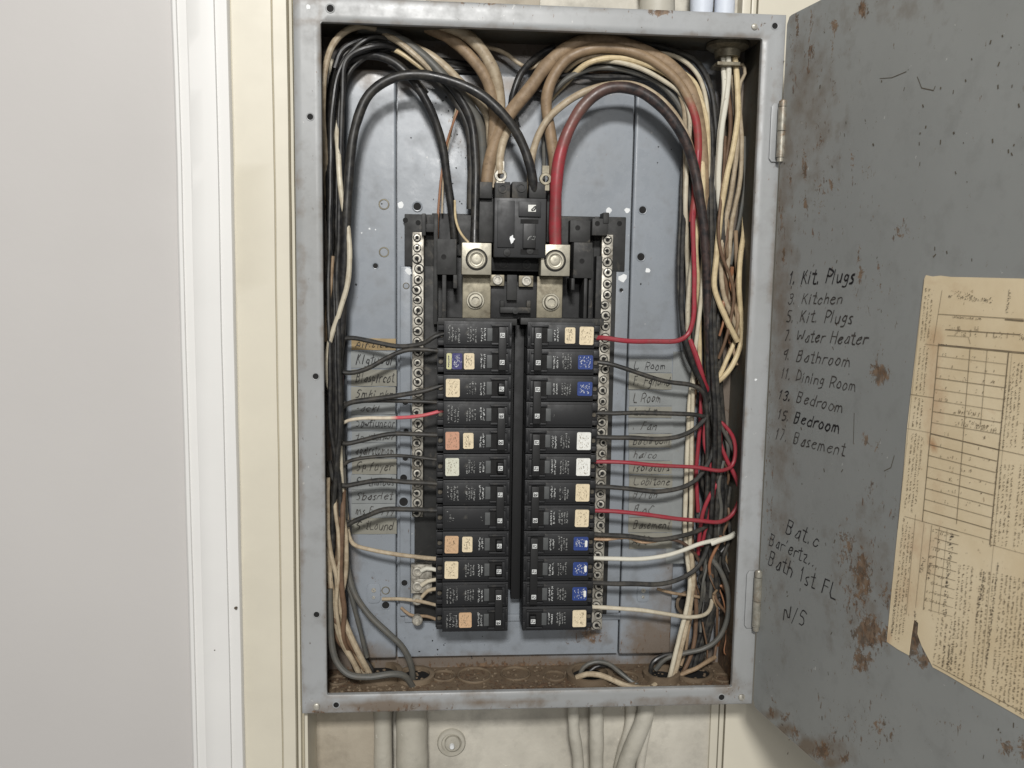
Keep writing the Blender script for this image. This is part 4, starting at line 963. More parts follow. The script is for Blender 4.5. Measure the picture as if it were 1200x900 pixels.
# ------------------------------------------------------------------ circuit labels inside
lt = ["", "kltchenwl", "Blaspircot", "Smkinkr", "Sowfurncor", "Spkitchn", "Spaerrooms", "S.fBrnncs", "Bedrooml", "ms Entrywy", "S.t Laundr", "Sr Gaberi"]
def labels(name, x0, x1, ys, texts, lab, xext=0):
    t = thing(name, lab, 'label column', at((x0+x1)/2, ys[-1], YP)); rnd = random.Random(len(texts)+3)
    for i in range(len(ys)-1):
        yt, yb_ = ys[i]+rnd.uniform(0, .8), ys[i+1]-.6
        A, B = at(x0+rnd.uniform(-.6, .6), yt, YP), at(x1+rnd.uniform(-1, 1), yb_, YP)
        nx = 10; g = G(); a0 = rnd.uniform(0, 6); n = 0; lift = rnd.uniform(.0004, .0011)
        for j in range(nx+1):
            x = A.x+(B.x-A.x)*j/nx; y = YP-.0006-lift*(.5+.5*math.sin(a0+j*.9))
            g.v += [(x, y, A.z+.0002*math.sin(j+a0)), (x, y-.0004, (A.z+B.z)/2), (x, y, B.z), (x, YP-.00005, B.z), (x, YP-.00005, A.z)]
        for j in range(nx):
            for k in range(5): g.f.append((j*5+k, j*5+(k+1) % 5, (j+1)*5+(k+1) % 5, (j+1)*5+k))
        g.f += [(4, 3, 2, 1, 0), tuple(nx*5+k for k in range(5))]
        m = m_tapey if (name == 'circuit_labels' and i == 0 and x0 < 500) else (m_tapet if rnd.random() < .45 else m_tape)
        o = g.make('label_strip', m, t, smooth=True)
        tx = texts[i] if i < len(texts) else ''
        if tx:
            g = G(); Yt = YP-.0022; h = abs(at(x0, yt, Yt).z-at(x0, yb_, Yt).z)
            L_ = min(x1-x0-6, 5.0*len(tx)+4)
            O = at(x0+4, yb_-(yb_-yt)*.25, Yt); E_ = O+Vector(((at(x0+4+L_, yb_, Yt)-at(x0+4, yb_, Yt)).x, 0, rnd.uniform(-.0006, .0006)))
            write(g, tx, O, E_, h*.55, Vector((0, -1, 0)), .0005, .55, i+5); g.make('handwriting', m_inkf if rnd.random() < .35 else m_ink, o)
    return t
labels('circuit_labels', 412, 464, [396, 411, 432, 453, 470, 486, 505, 519, 537, 556, 574, 590, 607, 626], ["Air.clean", "Klgtuwal", "Blaspircot", "Smki.nkr", "Jacki", "Sowfiuncor", "tp.itenwr", "agairstomom", "Sp.foyer", "S:Otnmods", "Sbasrlet", "ms,Eorryy", "S:tLound", ], 'column of grubby handwritten tape labels left of the breakers')
labels('circuit_labels', 737, 787, [420, 437, 457, 476, 490, 508, 525, 540, 556, 572, 588, 606, 624, 643], ["L. Room", "F. Fgnund", "L Room", "L.iht", ". Fan", "bathroom", "haico", "isolators", "L.obitone", "B/Tan", "B.oC", "Basement", "A/C"], 'column of grey handwritten tape labels right of the breakers')
g = G(); a = at(789, 412, YP); b_ = at(803, 660, YP); g.box((a.x, YP-.0007, b_.z), (b_.x, YP-.0001, a.z)); o = g.make('tape_strip', m_tape); recentre(o); tag(o, 'long wrinkled tape strip right of the right label column', 'tape')
g = G(); a = at(408, 396, YP); b_ = at(466, 413, YP); 
# ------------------------------------------------------------------ wires
K = (at(600, 450, .03)-at(599, 450, .03)).length
def wire(pts, rpx, m, label, group=None, cat='wire', Y=.035, name='wire', n=10, rs=None):
    P = [at(p[0], p[1], p[2] if len(p) > 2 else Y) for p in pts]
    o = tube(name, P, rpx*K*(.88 if m is w_red else 1.04 if rpx < 3.3 else 1.0), m, n=n, rs=rs); recentre(o); return tag(o, label, cat, group)
# --- big feeders
wire([(388, 470, .034), (396, 425, .03), (401, 380, .028), (402, 330, .024), (405, 270, .02), (409, 200, .018), (418, 145, .017), (433, 110, .016), (460, 92, .015), (492, 88, .014), (530, 95, .013), (565, 112, .012), (592, 138, .012), (610, 165, .014), (621, 195, .016), (626, 225, .02), (627, 236, .026)], 5.4, w_black, 'thick black cable arching from left bundle down into the main breaker', cat='cable', name='cable', n=14)
wire([(387, 260, .04), (386, 180, .042), (390, 120, .04), (400, 82, .038), (425, 66, .034), (455, 70, .03), (482, 92, .028), (503, 125, .03), (517, 165, .034), (525, 215, .038), (531, 262, .042), (533, 284, .044)], 4.8, w_black, 'thick black cable dropping left of the left lug', cat='cable', name='cable', n=14)
wire([(384, 200, .045), (387, 110, .046), (402, 62, .042), (440, 42, .036), (478, 52, .032), (512, 82, .028), (538, 112, .028), (552, 142, .03), (557, 190, .03), (557, 240, .028), (556, 290, .022)], 5.0, w_black, 'thick black cable ending in the top of the left lug', cat='cable', name='cable', n=14)
wire([(394, 140, .046), (404, 78, .046), (430, 52, .044), (470, 58, .040), (505, 85, .036), (533, 118, .036), (548, 150, .036), (552, 200, .038), (551, 245, .04)], 4.4, w_blackd, 'thick dusty black cable behind the one entering the left lug', cat='cable', name='cable', n=12)
wire([(651, 292, .02), (651, 250, .018), (652, 215, .016), (657, 182, .016), (668, 150, .016), (684, 124, .015), (704, 107, .014), (722, 102, .014), (748, 106, .014), (776, 126, .014), (798, 156, .015), (812, 192, .018), (820, 235, .02), (826, 290, .024), (829, 350, .03), (831, 410, .034), (833, 470, .036)], 6.2, w_redblack, 'thick cable rising red from the right lug and turning black over the arch', cat='cable', name='cable', n=14, rs=(1.18, .72))
wire([(623, 236, .03), (622, 205, .028), (627, 170, .026), (640, 142, .024), (662, 121, .022), (690, 106, .021), (722, 99, .020), (752, 103, .02), (782, 124, .021), (803, 158, .024), (815, 200, .028), (822, 260, .034)], 4.2, w_tanl, 'pale cable arching just outside the red cable', cat='cable', name='cable', n=12)
wire([(570, 222, .036), (574, 190, .034), (583, 160, .032), (600, 130, .03), (622, 102, .028), (640, 78, .028), (662, 58, .028), (690, 47, .028), (722, 49, .028), (760, 62, .028), (790, 82, .028), (810, 110, .028), (819, 145, .03), (823, 200, .034), (822, 260, .038)], 7.6, w_tan, 'thickest tan cloth cable, outermost arch over the right side', cat='cable', name='cable', n=16)
wire([(650, 222, .034), (650, 190, .032), (644, 150, .030), (640, 122, .028), (646, 95, .026), (664, 70, .024), (692, 58, .023), (722, 57, .023), (756, 66, .023), (784, 86, .023), (804, 112, .024), (815, 140, .025), (818, 175, .026), (816, 215, .028), (811, 260, .028)], 6.4, w_tanred, 'thick tan cable turning red as it comes down the right side', cat='cable', name='cable', n=14, rs=(1.1, .6))
wire([(500, 32, .034), (528, 46, .03), (553, 68, .028), (570, 92, .028), (578, 120, .03), (578, 160, .034), (573, 215, .038)], 6.4, w_tan, 'left of two tan cables dropping from top to the main breaker', cat='cable', name='cable', n=14)
wire([(515, 28, .028), (545, 40, .026), (566, 60, .026), (580, 88, .028), (585, 118, .032), (583, 160, .036), (578, 220, .038)], 6.6, w_tanl, 'right of two tan cables dropping from top to the main breaker', cat='cable', name='cable', n=14)
wire([(600, 145, .028), (590, 165, .022), (586, 185, .019), (586, 204, .018)], 4.6, w_tanl, 'short pale cable ending in the ring terminal', cat='cable', name='cable', n=12)
wire([(420, 33, .034), (455, 38, .03), (492, 62, .028), (522, 92, .028), (547, 118, .03), (562, 148, .034), (566, 190, .038), (566, 222, .04)], 5.6, w_grey, 'grey sheathed cable slanting from upper left to the main breaker', cat='cable', name='cable', n=14)
wire([(470, 48, .034), (505, 66, .03), (535, 92, .03), (560, 118, .034), (572, 140, .038), (572, 215, .042)], 5.0, w_tanl, 'whitish cable beside the grey sheathed one', cat='cable', name='cable', n=12)
wire([(650, 55, .044), (630, 66, .042), (612, 84, .036), (603, 106, .034), (600, 122, .036), (606, 150, .042)], 4.0, w_black, 'short black cable curling down behind the tan cables at top centre', cat='cable', name='cable', n=12)
wire([(560, 52, .046), (590, 62, .044), (610, 76, .042), (622, 80, .044), (636, 72, .046), (660, 66, .048)], 2.2, w_tanl, 'thin pale wire wavering across the top centre')
# thin bare wires left of lug
wire([(548, 100, .05), (540, 122, .036), (532, 142, .034), (524, 165, .038), (518, 200, .04), (514, 240, .042), (512, 300, .044)], 1.3, w_copper, 'thin copper wire hanging beside the left lug cables')
wire([(545, 104, .05), (536, 124, .036), (527, 160, .04), (520, 205, .042), (518, 250, .042)], 1.1, w_tanl, 'very thin pale wire beside the copper one')
wire([(533, 235, .038), (534, 255, .03), (538, 270, .02), (544, 279, .014), (549, 284, .013)], 1.3, w_cream, 'thin bent wire touching the top of the left lug')
wire([(636, 150, .042), (637, 185, .04), (636, 225, .04)], 2.2, w_grey, 'thin dark grey wire left of the red cable, nearer the middle')
wire([(643, 150, .044), (645, 185, .042), (643, 228, .042)], 2.4, w_brown, 'thin brown wire left of the red cable')

# --- arches over the right side (thinner)
ar = [((640, 118), (665, 92), (700, 80), (740, 84), (775, 100), (798, 128), (808, 170), (810, 230), .034, 3.2, w_grey, 'grey wire of the upper right arch'),
      ((660, 100), (690, 74), (725, 68), (765, 78), (795, 98), (815, 130), (822, 170), (824, 240), .026, 3.2, w_cream, 'yellowed wire of the upper right arch'),
      ((655, 92), (680, 70), (715, 64), (755, 72), (785, 90), (800, 120), (803, 160), (803, 235), .030, 2.8, w_tanl, 'pale tan wire of the upper right arch, inner'),
      ((690, 60), (730, 56), (765, 60), (800, 74), (822, 100), (833, 140), (836, 200), (836, 270), .040, 3.4, w_black, 'black wire of the upper right arch, nearest the connector'),
      ((700, 52), (735, 50), (780, 56), (815, 72), (833, 104), (839, 150), (841, 210), (840, 280), .044, 3.4, w_blackd, 'dusty black wire of the upper right arch'),
      ((745, 62), (770, 62), (795, 68), (815, 84), (826, 110), (830, 150), (830, 210), (829, 260), .034, 2.4, w_white, 'white wire of the upper right arch, outer'),
      ((750, 74), (775, 76), (798, 84), (815, 98), (824, 125), (827, 165), (826, 220), (824, 270), .032, 2.4, w_cream, 'cream wire of the upper right arch, outer'),
      ((760, 84), (785, 88), (805, 98), (820, 115), (828, 145), (829, 180), (824, 230), (816, 280), .029, 2.8, w_cream, 'cream wire in front of the upper right arch'),
      ((620, 105), (660, 88), (700, 90), (740, 90), (775, 95), (803, 112), (818, 150), (822, 210), .040, 3.6, w_black, 'black wire low in the upper right arch'),
      ((690, 72), (720, 72), (750, 80), (780, 96), (800, 112), (808, 135), (806, 180), (803, 240), .027, 2.6, w_white, 'thin white wire inside the upper right arch'),
      ((700, 84), (730, 80), (760, 86), (786, 98), (804, 116), (812, 150), (814, 200), (814, 260), .036, 2.8, w_brown, 'brown wire low in the upper right arch')]
for a in ar:
    wire([((645, 116, .051) if a[0][0] < 665 else (a[0][0]-16, a[0][1]-3, .050)), (a[0][0], a[0][1], .044)]+[(x, y, a[8]+(.004 if y > 150 else 0)) for x, y in a[1:8]]+[(a[7][0]+3, a[7][1]+70, .046), (a[7][0]+4, a[7][1]+170, .053)], a[9], a[10], a[11], 'wires arching over the upper right')
# --- right bundle verticals
R = lambda pts, r, m, lab, Y=.035, grp='wires running down the right side': wire(pts, r, m, lab, grp, Y=Y)
R([(817, 170, .034), (814, 215, .03), (812, 260, .026), (813, 300, .024), (814, 340, .022), (812, 375, .020), (806, 392, .020), (795, 399, .018), (760, 400, .018), (730, 399, .018), (708, 396, .02), (699, 396, .023)], 3.2, w_red, 'red wire coming down then running straight to the top right breaker', grp='red wires')
R([(800, 84, .040), (812, 104, .042), (817, 124, .036), (819, 150, .028), (818, 185, .024), (814, 225, .03)], 3.0, w_red, 'red wire showing beside the tan cable near upper right', grp='red wires')
R([(808, 398, .028), (815, 415, .026), (822, 437, .026), (826, 450, .03), (832, 462, .038)], 3.6, w_red, 'short thick red wire slanting down right below the arch', grp='red wires')
R([(805, 200, .036), (802, 250, .034), (799, 320, .030), (799, 370, .024), (804, 400, .020), (812, 425, .022), (822, 448, .026), (830, 470, .032)], 2.6, w_black, 'thin black wire crossing in front of the red wire bend', Y=.03)
R([(802, 170, .044), (799, 220, .042), (796, 300, .036), (797, 360, .032), (803, 410, .03), (816, 440, .034)], 2.4, w_blackd, 'second thin black wire left of the red wire')
R([(818, 240, .036), (812, 300, .034), (807, 350, .036), (806, 400, .038)], 3.0, w_white, 'white wire behind the red wire, pale stretch at upper right')
R([(826, 240, .040), (824, 300, .038), (822, 350, .036), (816, 400, .036), (813, 440, .038), (811, 500, .040), (810, 560, .040), (809, 620, .040), (808, 660, .038)], 2.4, w_white, 'long white wire descending the right side, right of the pair')
R([(814, 430, .042), (808, 470, .043), (806, 520, .043), (804, 570, .043), (803, 620, .043), (806, 655, .040), (809, 685, .036), (803, 720, .032), (793, 760, .028), (784, 797, .026)], 2.7, w_white, 'long white wire descending to the floor hole on the right', Y=.04)
R([(809, 640, .038), (812, 680, .036), (808, 715, .036), (800, 750, .032), (790, 790, .030), (786, 800, .03)], 3.0, w_tanl, 'tan white wire paralleling the one entering the floor hole')
R([(816, 445, .048), (812, 480, .048), (812, 560, .048), (811, 640, .048), (816, 720, .048), (812, 760, .044), (800, 790, .04)], 2.6, w_brown, 'brownish wire behind the long white pair')
for i, (xa, xb, xc, xd) in enumerate(((828, 832, 838, 836), (833, 836, 842, 842), (838, 838, 834, 846), (842, 844, 840, 833), (824, 828, 833, 838), (846, 842, 846, 850))):
    R([(xa-4, 130, .052), (xa-1, 170, .046), (xa, 210+i*7, .036), (xa+1, 280, .034), (xb, 350, .03+.003*i), (xc-4, 420, .028+.003*i), (xc, 480, .026+.004*i), (xd, 560, .03+.003*i), (xd-4, 640, .034+.002*i), (xc-2-i, 700, .044), (xc-10-2*i, 745, .048), (xc-22-2*i, 788, .046), (xc-24, 798, .044)], 2.7+.25*(i % 3), w_black if i % 2 == 0 else w_blackd, 'black wire in the main bundle down the right side', .035, 'black wires of right bundle')
# connector wires, upper right
for i, (pts, m, r) in enumerate((([(848, 50, .035), (848, 80, .034), (849, 100, .03), (847, 130, .03), (843, 160, .032), (840, 230, .036), (846, 300, .04)], w_bright, 2.9), ([(853, 50, .033), (854, 85, .03), (852, 110, .027), (846, 150, .026), (842, 200, .03), (843, 260, .036)], w_bright, 3.0),
                             ([(860, 50, .036), (863, 90, .030), (865, 130, .026), (860, 170, .025), (850, 215, .026), (843, 260, .028), (840, 300, .028), (837, 335, .028), (843, 355, .028), (853, 378, .03), (864, 400, .034)], w_cream, 3.2),
                             ([(858, 80, .04), (862, 120, .038), (864, 170, .036), (858, 220, .034), (850, 260, .034), (845, 300, .034), (847, 340, .034), (857, 370, .036), (868, 395, .04)], w_tanl, 2.8),
                             ([(866, 120, .044), (869, 170, .042), (866, 220, .04), (858, 260, .04), (854, 300, .04), (852, 340, .040), (862, 372, .044), (866, 400, .046)], w_tanl, 2.6),
                             ([(862, 78, .042), (870, 76, .042), (873, 86, .042), (868, 96, .044), (866, 110, .046)], w_tanl, 2.0),
                             ([(852, 100, .044), (856, 150, .044), (850, 200, .042), (844, 250, .04)], w_brown, 2.6))):
    R(pts, r, m, ('first white wire from the connector', 'second white wire crossing from the connector', 'long yellowed wire from the connector looping down right', 'pale tan wire right of the yellowed one', 'rightmost tan wire below the connector', 'tiny pale wire loop beside the connector', 'brown wire below the connector')[i], grp='wires from the top right connector')
R([(872, 235, .056), (872, 270, .048), (868, 300, .038), (866, 330, .034), (868, 370, .036), (870, 395, .036), (862, 420, .034), (852, 437, .034), (843, 446, .036), (832, 452, .04)], 3.0, w_cream, 'cream wire loop curling left at mid right')
R([(863, 395, .042), (856, 412, .04), (849, 428, .038), (842, 443, .038)], 2.6, w_cream, 'short cream wire inside the loop at mid right')
R([(872, 160, .05), (873, 210, .05), (868, 250, .05), (862, 280, .05), (856, 310, .05)], 2.2, w_grey, 'grey wire bowing against the right side wall')
R([(862, 270, .048), (864, 320, .048), (869, 360, .048), (868, 400, .05)], 2.4, w_tan, 'tan wire against the right side wall')
R([(850, 160, .046), (848, 200, .036), (845, 235, .026), (842, 270, .022), (846, 300, .024), (856, 325, .026), (860, 345, .028), (856, 375, .03), (850, 400, .032), (842, 420, .036)], 1.8, w_brown, 'thin brown wire snaking in front of the right bundle')
rnd = random.Random(31)
for i in range(9):                             # tangle of brown and copper ends
    x, y = rnd.uniform(848, 868), rnd.uniform(250, 330); pts = [(x, y, rnd.uniform(.034, .05))]
    for k in range(4): x = min(max(x+rnd.uniform(-9, 9), 843), 870); y += rnd.uniform(14, 34); pts.append((x, y, rnd.uniform(.032, .052)))
    R(pts, rnd.uniform(1.2, 2.2), rnd.choice((w_brown, w_copper, w_tan)), 'frayed brown wire in the tangle at the right side', grp='tangled brown wires')
# --- right horizontals
H = lambda pts, r, m, lab, Y=.03, g='wires running to the right breakers': wire(pts, r, m, lab, g, Y=Y)
H([(697, 424, .024), (712, 426, .022), (732, 432, .022), (780, 447, .024), (812, 452, .026), (824, 460, .028), (828, 480, .03), (829, 540, .034), (828, 600, .038), (824, 660, .044)], 2.6, w_blackd, 'grey black wire sloping from the second right breaker row')
H([(697, 484, .024), (730, 484, .024), (780, 484, .026), (812, 486, .028), (828, 488, .032), (836, 480, .036)], 2.6, w_blackd, 'straight black wire at the blank breaker on the right')
H([(694, 512, .024), (730, 513, .024), (775, 514, .026), (800, 510, .028), (818, 500, .030), (829, 486, .032), (832, 460, .036)], 2.7, w_blackd, 'black wire curving up at its right end beside top white sticker')
H([(693, 541, .024), (730, 542, .020), (780, 546, .02), (818, 548, .022), (846, 551, .024), (858, 545, .028), (862, 528, .03), (858, 510, .032), (846, 496, .034), (836, 490, .036)], 2.7, w_red, 'red wire at lower white sticker looping up on the right', g='red wires')
H([(693, 570, .024), (730, 572, .022), (775, 576, .024), (803, 570, .026), (820, 558, .028), (832, 538, .03), (838, 515, .034)], 2.7, w_blackd, 'black wire curving up between the two long red wires')
H([(691, 598, .024), (730, 600, .020), (780, 606, .02), (820, 610, .022), (845, 611, .024), (860, 600, .028), (867, 580, .03), (862, 560, .032), (852, 540, .034), (842, 515, .036), (836, 492, .038)], 2.9, w_red, 'lowest long red wire looping up along the right wall', g='red wires')
H([(693, 626, .024), (730, 628, .024), (770, 632, .026), (800, 628, .028), (818, 622, .032), (832, 614, .036)], 2.7, w_blackd, 'black wire just below the lowest red wire')
H([(693, 631, .030), (712, 632, .028), (735, 630, .03), (752, 635, .03), (768, 634, .03), (778, 631, .03), (796, 634, .03), (810, 644, .034), (818, 655, .038), (822, 668, .04)], 2.0, wiremat('scraped_wire', (190, 160, 128), (120, 80, 62), .45, .7, (80, 66, 56), .55), 'scraped wire pale then brown, under the A/C label')
H([(695, 654, .026), (740, 655, .024), (775, 652, .024), (800, 645, .022), (822, 637, .02), (842, 632, .024), (853, 630, .026), (864, 624, .036), (871, 610, .048)], 2.5, w_bright, 'bright white wire rising to the right into the bundle', Y=.024)
H([(833, 637, .021), (842, 633.5, .021), (854, 629.5, .024), (862, 625, .032)], 3.2, w_bright, 'clean white stretch of wire crossing the right bundle')
H([(690, 683, .024), (730, 684, .022), (775, 684, .024), (800, 677, .026), (818, 664, .028), (828, 645, .03), (832, 620, .034)], 2.8, w_blackd, 'black wire curving up from the lowest blue sticker')
H([(691, 711, .024), (740, 714, .022), (780, 719, .024), (812, 723, .028), (829, 718, .034), (834, 706, .042), (830, 692, .052)], 2.4, w_white, 'white wire at the bottom right breaker hooking up')
H([(770, 690, .046), (788, 695, .044), (815, 699, .044), (836, 704, .046), (845, 712, .05)], 1.8, w_tan, 'short tan wire above the lower right knockout')
for i, pts in enumerate(([(822, 450, .044), (820, 500, .042), (816, 550, .044), (818, 600, .044)], [(830, 470, .04), (826, 520, .036), (836, 560, .034), (832, 600, .036), (822, 640, .04)], [(838, 480, .036), (844, 510, .034), (843, 540, .036), (846, 560, .04)],
                         [(842, 565, .034), (832, 580, .032), (824, 600, .032), (820, 625, .036), (818, 650, .04)])):
    H(pts, 2.7, w_red, ('red wire behind the white pair', 'red wire weaving through the right bundle', 'short red wire at centre of the right bundle', 'red wire bending left low in the right bundle')[i], g='red wires')
for i, pts in enumerate(([(868, 560, .05), (856, 600, .05), (862, 640, .05), (872, 660, .05)], [(842, 495, .03), (856, 520, .036), (866, 545, .044), (872, 580, .05)], [(835, 440, .04), (842, 500, .038), (846, 560, .038), (850, 600, .04), (842, 640, .042)],
                         [(848, 540, .034), (842, 570, .032), (845, 600, .034), (838, 640, .036), (832, 700, .042)], [(856, 570, .044), (852, 600, .042), (856, 630, .042), (842, 650, .04), (836, 655, .04)])):
    H(pts, 2.3, w_grey if i % 2 else w_blackd, 'grey wire tangled in the lower right bundle', g='grey wires of right bundle')
for i in range(12):
    x = rnd.uniform(815, 858); y = rnd.uniform(440, 600); pts = [(x, y, .046)]
    for k in range(5): x = min(max(x+rnd.uniform(-9, 9), 812), 860); y += rnd.uniform(15, 40); pts.append((x, y, rnd.uniform(.036, .052)))
    H(pts, rnd.uniform(1.6, 2.5), rnd.choice((w_black, w_blackd, w_brown, w_grey)), 'dim wire deep in the right bundle', g='dim wires deep in the right bundle')
H([(834, 655, .036), (846, 672, .034), (853, 695, .034), (852, 725, .034), (842, 748, .034), (824, 760, .036), (800, 766, .036), (780, 772, .038), (768, 785, .04)], 3.0, w_grey, 'grey wire sweeping round the lower right corner')
H([(818, 700, .05), (826, 720, .05), (822, 748, .05), (816, 760, .05)], 1.6, w_brown, 'thin brown loop near the lower right corner')
H([(810, 722, .05), (806, 745, .05), (803, 765, .05), (798, 780, .048)], 1.8, w_tan, 'thin tan wire near the lower right corner')
# floor coil at bottom right
H([(678, 796, .03), (684, 782, .03), (696, 776, .03), (712, 778, .03), (726, 788, .028), (742, 800, .022), (756, 808, .018)], 2.6, w_grey, 'grey wire curling out of the bottom centre hole')
H([(676, 794, .022), (688, 790, .018), (702, 791, .016), (718, 797, .014), (735, 804, .012), (762, 806, .014), (770, 800, .02)], 3.4, w_tanl, 'pale wire lying along the bottom front edge')
H([(688, 800, .034), (692, 786, .036), (704, 780, .038), (722, 784, .038), (738, 796, .036)], 2.2, w_black, 'black wire curling out of the bottom centre hole')
H([(788, 800, .034), (800, 790, .03), (815, 784, .03), (828, 776, .034), (838, 770, .04)], 2.6, w_tan, 'tan wire curving on the floor at bottom right')
H([(762, 790, .036), (765, 776, .036), (778, 768, .038), (795, 766, .04)], 2.8, w_black, 'black wire hooping over the right floor hole')
# --- left bundle
L = lambda pts, r, m, lab, Y=.035, g='wires running down the left side': wire(pts, r, m, lab, g, Y=Y)
for i in range(15):
    x0 = 386+rnd.uniform(-1, 12); x1 = 386+rnd.uniform(0, 13); x2 = 388+rnd.uniform(0, 14); yy = 60+rnd.uniform(0, 25); d = rnd.uniform(.022, .056)
    top = [(560+rnd.uniform(-10, 20), 78+rnd.uniform(0, 8), .054), (500, 66+rnd.uniform(0, 12), .050), (430+rnd.uniform(-10, 30), 42+rnd.uniform(0, 18), d), (408+rnd.uniform(-6, 6), yy, d)] if i < 9 else []
    L(top+[(x0+4, 120, d), (x0+1, 200, d), (x0, 270, d), (x1-2, 340, d), (x1, 420, d-.003), (x1+1, 500, d-.002), (x2+3, 580, d), (x2+1, 650, d), (x2+2, 700, d+.002), (x2+8, 745, .048), (424+rnd.uniform(-8, 12), 785, .046), (436, 799, .044)], rnd.uniform(2.2, 3.2), w_black if i % 3 else w_blackd, 'black wire in the main bundle down the left side', g='black wires of left bundle')
for i, (pts, r, m, lab) in enumerate((
    ([(384, 240, .05), (380, 170, .035), (378, 115, .022), (381, 80, .02), (390, 52, .02), (406, 36, .022), (425, 30, .026), (450, 38, .032)], 3.6, w_tanl, 'pale wire curling over the top left corner'),
    ([(415, 36, .05), (440, 36, .034), (465, 48, .026), (492, 70, .026), (512, 88, .03), (540, 98, .036)], 3.4, w_tanl, 'pale wire slanting over the top left arch'),
    ([(418, 60, .052), (440, 52, .042), (470, 62, .032), (495, 80, .032), (520, 95, .036)], 3.0, w_cream, 'cream wire slanting under the top left arch'),
    ([(398, 75, .03), (412, 55, .03), (435, 50, .03), (455, 54, .032), (480, 70, .036)], 2.8, w_grey, 'grey wire of the top left arch'),
    ([(392, 80, .026), (400, 60, .026), (420, 48, .028), (446, 46, .03), (470, 56, .034), (500, 82, .04)], 3.2, w_black, 'black wire of the top left arch'),
    ([(396, 100, .034), (404, 78, .034), (425, 62, .034), (448, 64, .036), (478, 84, .04), (500, 110, .046)], 3.4, w_blackd, 'dusty black wire low in the top left arch'),
    ([(388, 70, .05), (390, 110, .044), (394, 150, .034), (396, 175, .024), (398, 210, .018), (402, 240, .018), (408, 270, .018), (410, 300, .018), (407, 335, .02), (398, 365, .022), (388, 395, .022), (383, 420, .022), (384, 445, .024), (392, 470, .028), (397, 500, .03), (400, 560, .032), (403, 610, .034), (404, 650, .038)], 2.9, w_white, 'long white wire weaving down the front of the left bundle'),
    ([(390, 300, .026), (387, 340, .026), (383, 370, .026), (381, 400, .028)], 2.2, w_tan, 'short tan wire at the left edge beside the opening'),
    ([(384, 560, .02), (384, 620, .02), (388, 650, .02), (395, 680, .02), (392, 710, .022), (388, 735, .026)], 2.8, w_tanl, 'tan white wire bowing at lower left'),
    ([(398, 400, .054), (399, 430, .048), (399, 460, .042), (397, 480, .036), (394, 520, .038), (398, 545, .042)], 3.6, w_red, 'dark red wire deep in the left bundle'),
    ([(400, 620, .024), (398, 660, .022), (396, 700, .022), (407, 735, .022), (420, 765, .024), (433, 790, .03), (436, 800, .034)], 3.6, w_tanl, 'thick pale wire running down to the lower left floor hole'),
    ([(384, 640, .022), (388, 690, .022), (394, 730, .024), (402, 755, .026), (414, 775, .028), (424, 796, .034)], 3.4, w_tanl, 'second pale wire running to the lower left floor hole'),
    ([(392, 700, .03), (402, 740, .032), (414, 762, .034), (428, 785, .036)], 3.2, w_tan, 'tan wire running to the lower left floor hole'),
    ([(382, 690, .026), (386, 720, .026), (396, 750, .03), (412, 766, .034), (430, 780, .038)], 2.8, w_brown, 'brown wire running to the lower left floor hole'),
    ([(404, 640, .034), (404, 670, .034), (412, 700, .034), (420, 730, .036), (430, 770, .04)], 2.6, w_grey, 'thin grey wire running to the lower left floor hole'),
    ([(400, 520, .040), (404, 600, .036), (405, 650, .034), (413, 690, .032), (430, 718, .030), (455, 742, .028), (472, 760, .028), (482, 782, .032), (484, 800, .036)], 3.8, w_grey, 'dark grey cable curving from left bundle to a floor hole'),
    ([(386, 690, .018), (388, 745, .016), (394, 775, .014), (408, 790, .012), (430, 793, .012), (460, 790, .014), (474, 792, .018), (484, 805, .024)], 3.8, w_grey, 'dark grey cable swinging low along the bottom left front'),
    ([(386, 600, .036), (390, 660, .036), (386, 700, .036), (392, 740, .04)], 3.0, w_brown, 'brown wire low in the left bundle'),
    ([(394, 600, .04), (400, 650, .04), (394, 700, .04), (402, 750, .044), (420, 780, .044)], 3.0, w_brown, 'brown wire behind the pale ones at lower left'),
    )):
    L(pts, r, m, lab)
rnd = random.Random(77)
for i in range(9):
    x = rnd.uniform(383, 402); d = rnd.uniform(.016, .036)
    L([(x+2, 560, .05), (x-2+rnd.uniform(-2, 3), 590, d+.006), (x+rnd.uniform(-3, 5), 630, d), (x+rnd.uniform(-4, 6), 670, d), (min(x, 396)+rnd.uniform(0, 9), 715, d), (406+rnd.uniform(-5, 8), 752, d+.004), (426+rnd.uniform(-8, 12), 782, .04), (436+rnd.uniform(-8, 10), 800, .042)],
      rnd.uniform(2.0, 3.0), rnd.choice((w_tan, w_tan, w_tanl, w_tanl, w_brown)), 'dirty brown or tan wire packed low in the left bundle', g='brown wires low in the left bundle')
for i in range(16):
    x, y = rnd.uniform(815, 850), rnd.uniform(600, 690); pts = [(x, y, rnd.uniform(.036, .05))]
    for k in range(4): x = min(max(x+rnd.uniform(-14, 14), 808), 860); y = min(y+rnd.uniform(4, 40), 775); pts.append((x, y, rnd.uniform(.034, .053)))
    L(pts, rnd.uniform(.8, 1.9), rnd.choice((w_brown, w_tan, w_grey, w_blackd, w_blackd, w_copper)), 'thin stray wire tangled at the lower right corner', g='stray wires at the lower right corner')
